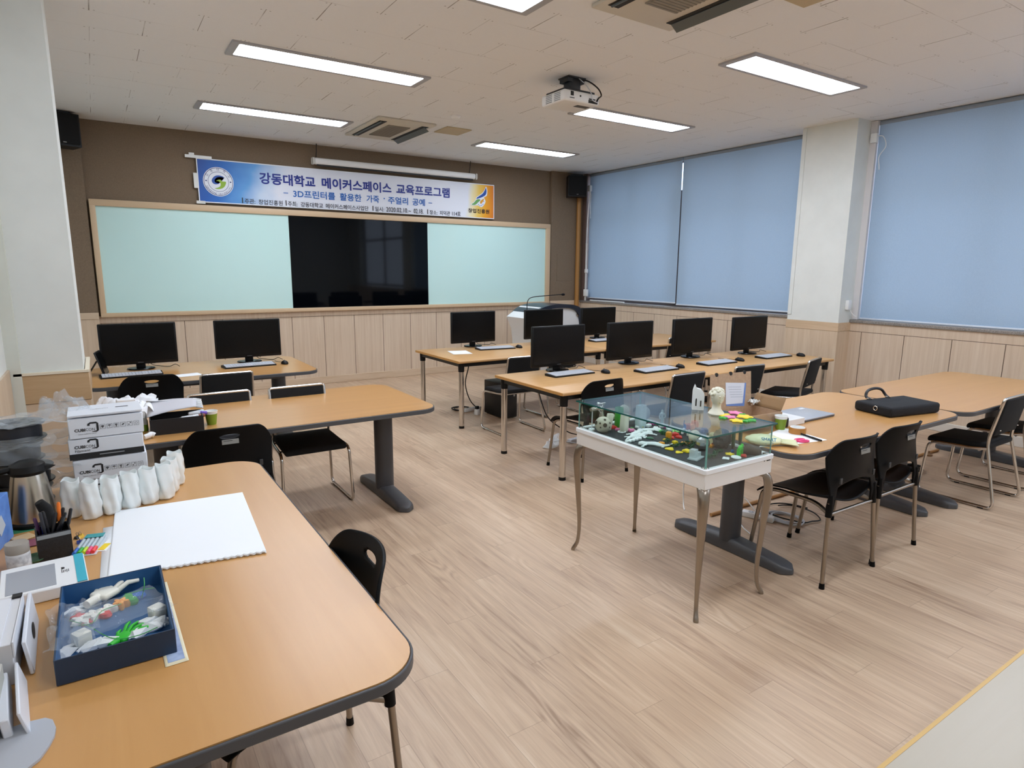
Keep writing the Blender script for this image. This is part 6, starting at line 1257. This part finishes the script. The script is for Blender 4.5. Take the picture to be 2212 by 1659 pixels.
b = MB(); Mx = Matrix.Translation((-0.02, -0.066, 0.032)) @ Matrix.Rotation(math.radians(62), 4, 'X'); b.text('SMART', 0.03, Mx, width=0.075, height=0.018, bold=0.0007); b.build('lettering', mat('print_teal', '#3b8fb5', 0.5), r)
b = MB(); b.text('ECO', 0.02, Matrix.Translation((0.0, -0.0745, 0.017)) @ Matrix.Rotation(math.radians(62), 4, 'X'), width=0.04, height=0.012); b.build('lettering', mat('print_teal', '#3b8fb5', 0.5), r)
# open cardboard box
KR = noisy('kraft_card', '#bfa283', '#b3957a', 60, 0.8, 3); KR2 = mat('kraft_dark', '#8f6f4a', 0.8)
r = thing('cardboard_box', 'open cardboard box with a shipping sheet stuck inside its raised lid', 'box', (3.235, 2.325, tz), math.radians(-5))
b = MB(); b.ring_prism([(-0.18, -0.11), (0.18, -0.11), (0.18, 0.11), (-0.18, 0.11)], [(-0.175, -0.105), (0.175, -0.105), (0.175, 0.105), (-0.175, 0.105)], 0, 0.09); b.box((0, 0, 0.003), (0.35, 0.21, 0.006)); b.build('body', KR, r)
b = MB(); b.prism([(-0.185, 0.0), (0.165, 0.0), (0.178, 0.235), (-0.172, 0.235)], -0.002, 0.002, RX); lid = b.build('lid', KR, r, loc=(-0.005, 0.11, 0.070), rot=(-0.14, 0, 0.0))
b = MB(); b.prism([(-0.05, 0.035), (0.105, 0.02), (0.13, 0.165), (-0.045, 0.175)], 0.0025, 0.0032, RX); b.build('envelope', mat('envelope_blue', '#6f8fd0', 0.4), lid)
b = MB(); b.prism([(-0.055, 0.045), (0.09, 0.04), (0.115, 0.165), (-0.05, 0.18)], 0.0035, 0.0042, RX); b.build('shipping_sheet', mat('sheet_white', '#e4e8f2', 0.5), lid)
b = MB()
for k in range(5): b.prism([(-0.03+0.004*k, 0.15-0.016*k), (0.08+0.004*k, 0.142-0.016*k), (0.08+0.004*k, 0.144-0.016*k), (-0.03+0.004*k, 0.152-0.016*k)], 0.0045, 0.0048, RX)
b.build('print', mat('print_soft_grey', '#a3abb8', 0.6), lid)
b = MB()
for x in (-0.12, 0.0, 0.12): b.cyl((x, -0.004, 0.232), (x, 0.004, 0.232), 0.012, seg=14)
b.build('slot', DARKV, lid)
b = MB(); b.grid(lambda u, v: (0.18+0.075*u, -0.10+0.22*v+0.03*u, 0.09+0.065*u), 4, 4); o = b.build('side_flap', KR2, r); md = o.modifiers.new('thick', 'SOLIDIFY'); md.thickness = 0.004
b = MB(); b.grid(lambda u, v: (-0.18+0.22*u, -0.11-0.06*v, 0.09-0.05*v), 4, 4); o = b.build('front_flap', KR2, r); md = o.modifiers.new('thick', 'SOLIDIFY'); md.thickness = 0.004
crumple('tissue', (3.40, 2.40, tz+0.10), 0.06, 0.05, 0.02, 0.03, 77, 'white crumpled tissue between the box lid and its side flap', mat('cup_white', '#eef0ee', 0.5), cat='tissue', nu=14)
# briefcase
r = thing('briefcase', 'black fabric briefcase lying flat on the table right of the laptop', 'bag', (4.455, 2.04, tz), math.radians(-11.7))
BF = noisy('briefcase_cloth', '#15171c', '#0d0f13', 200, 0.85, 2, 0.15)
b = MB(); b.box((0, 0, 0.033), (0.47, 0.275, 0.064), 0.018, 4); b.warp(lambda p: (p.x, p.y, p.z*(1+0.10*math.sin(3*p.x+1)*math.cos(5*p.y)))); b.build('body', BF, r)
b = MB(); b.tube(fillet([(-0.225, -0.13, 0.052), (0.225, -0.13, 0.052), (0.225, 0.13, 0.052)], 0.03), 0.0035, 8); b.build('piping', BLACKP, r)
b = MB(); b.grid(lambda u, v: (-0.17+0.34*u, -0.02+0.14*v, 0.0665+0.004*math.sin(PI*u)*math.sin(PI*v)), 10, 8); b.build('front_pocket', BF, r)
hp = spline([(-0.125, 0.10, 0.066), (-0.13, 0.135, 0.085), (-0.10, 0.150, 0.120), (-0.03, 0.153, 0.132), (0.03, 0.150, 0.120), (0.055, 0.135, 0.085), (0.05, 0.10, 0.066)], 6)
b = MB(); b.tube(hp, 0.0095, 10); h_ = b.build('handle', mat('handle_leather', '#1b1b1e', 0.4), r)
for x in (-0.127, 0.052): MB().box((x, 0.118, 0.074), (0.026, 0.02, 0.014), 0.004, 2).build('buckle', CHROME, h_)
b = MB(); b.tube([(-0.241, -0.03+0.014*math.cos(k*PI/8), 0.045+0.014*math.sin(k*PI/8)) for k in range(16)], 0.0025, 8, closed=True); b.build('ring', CHROME, r)
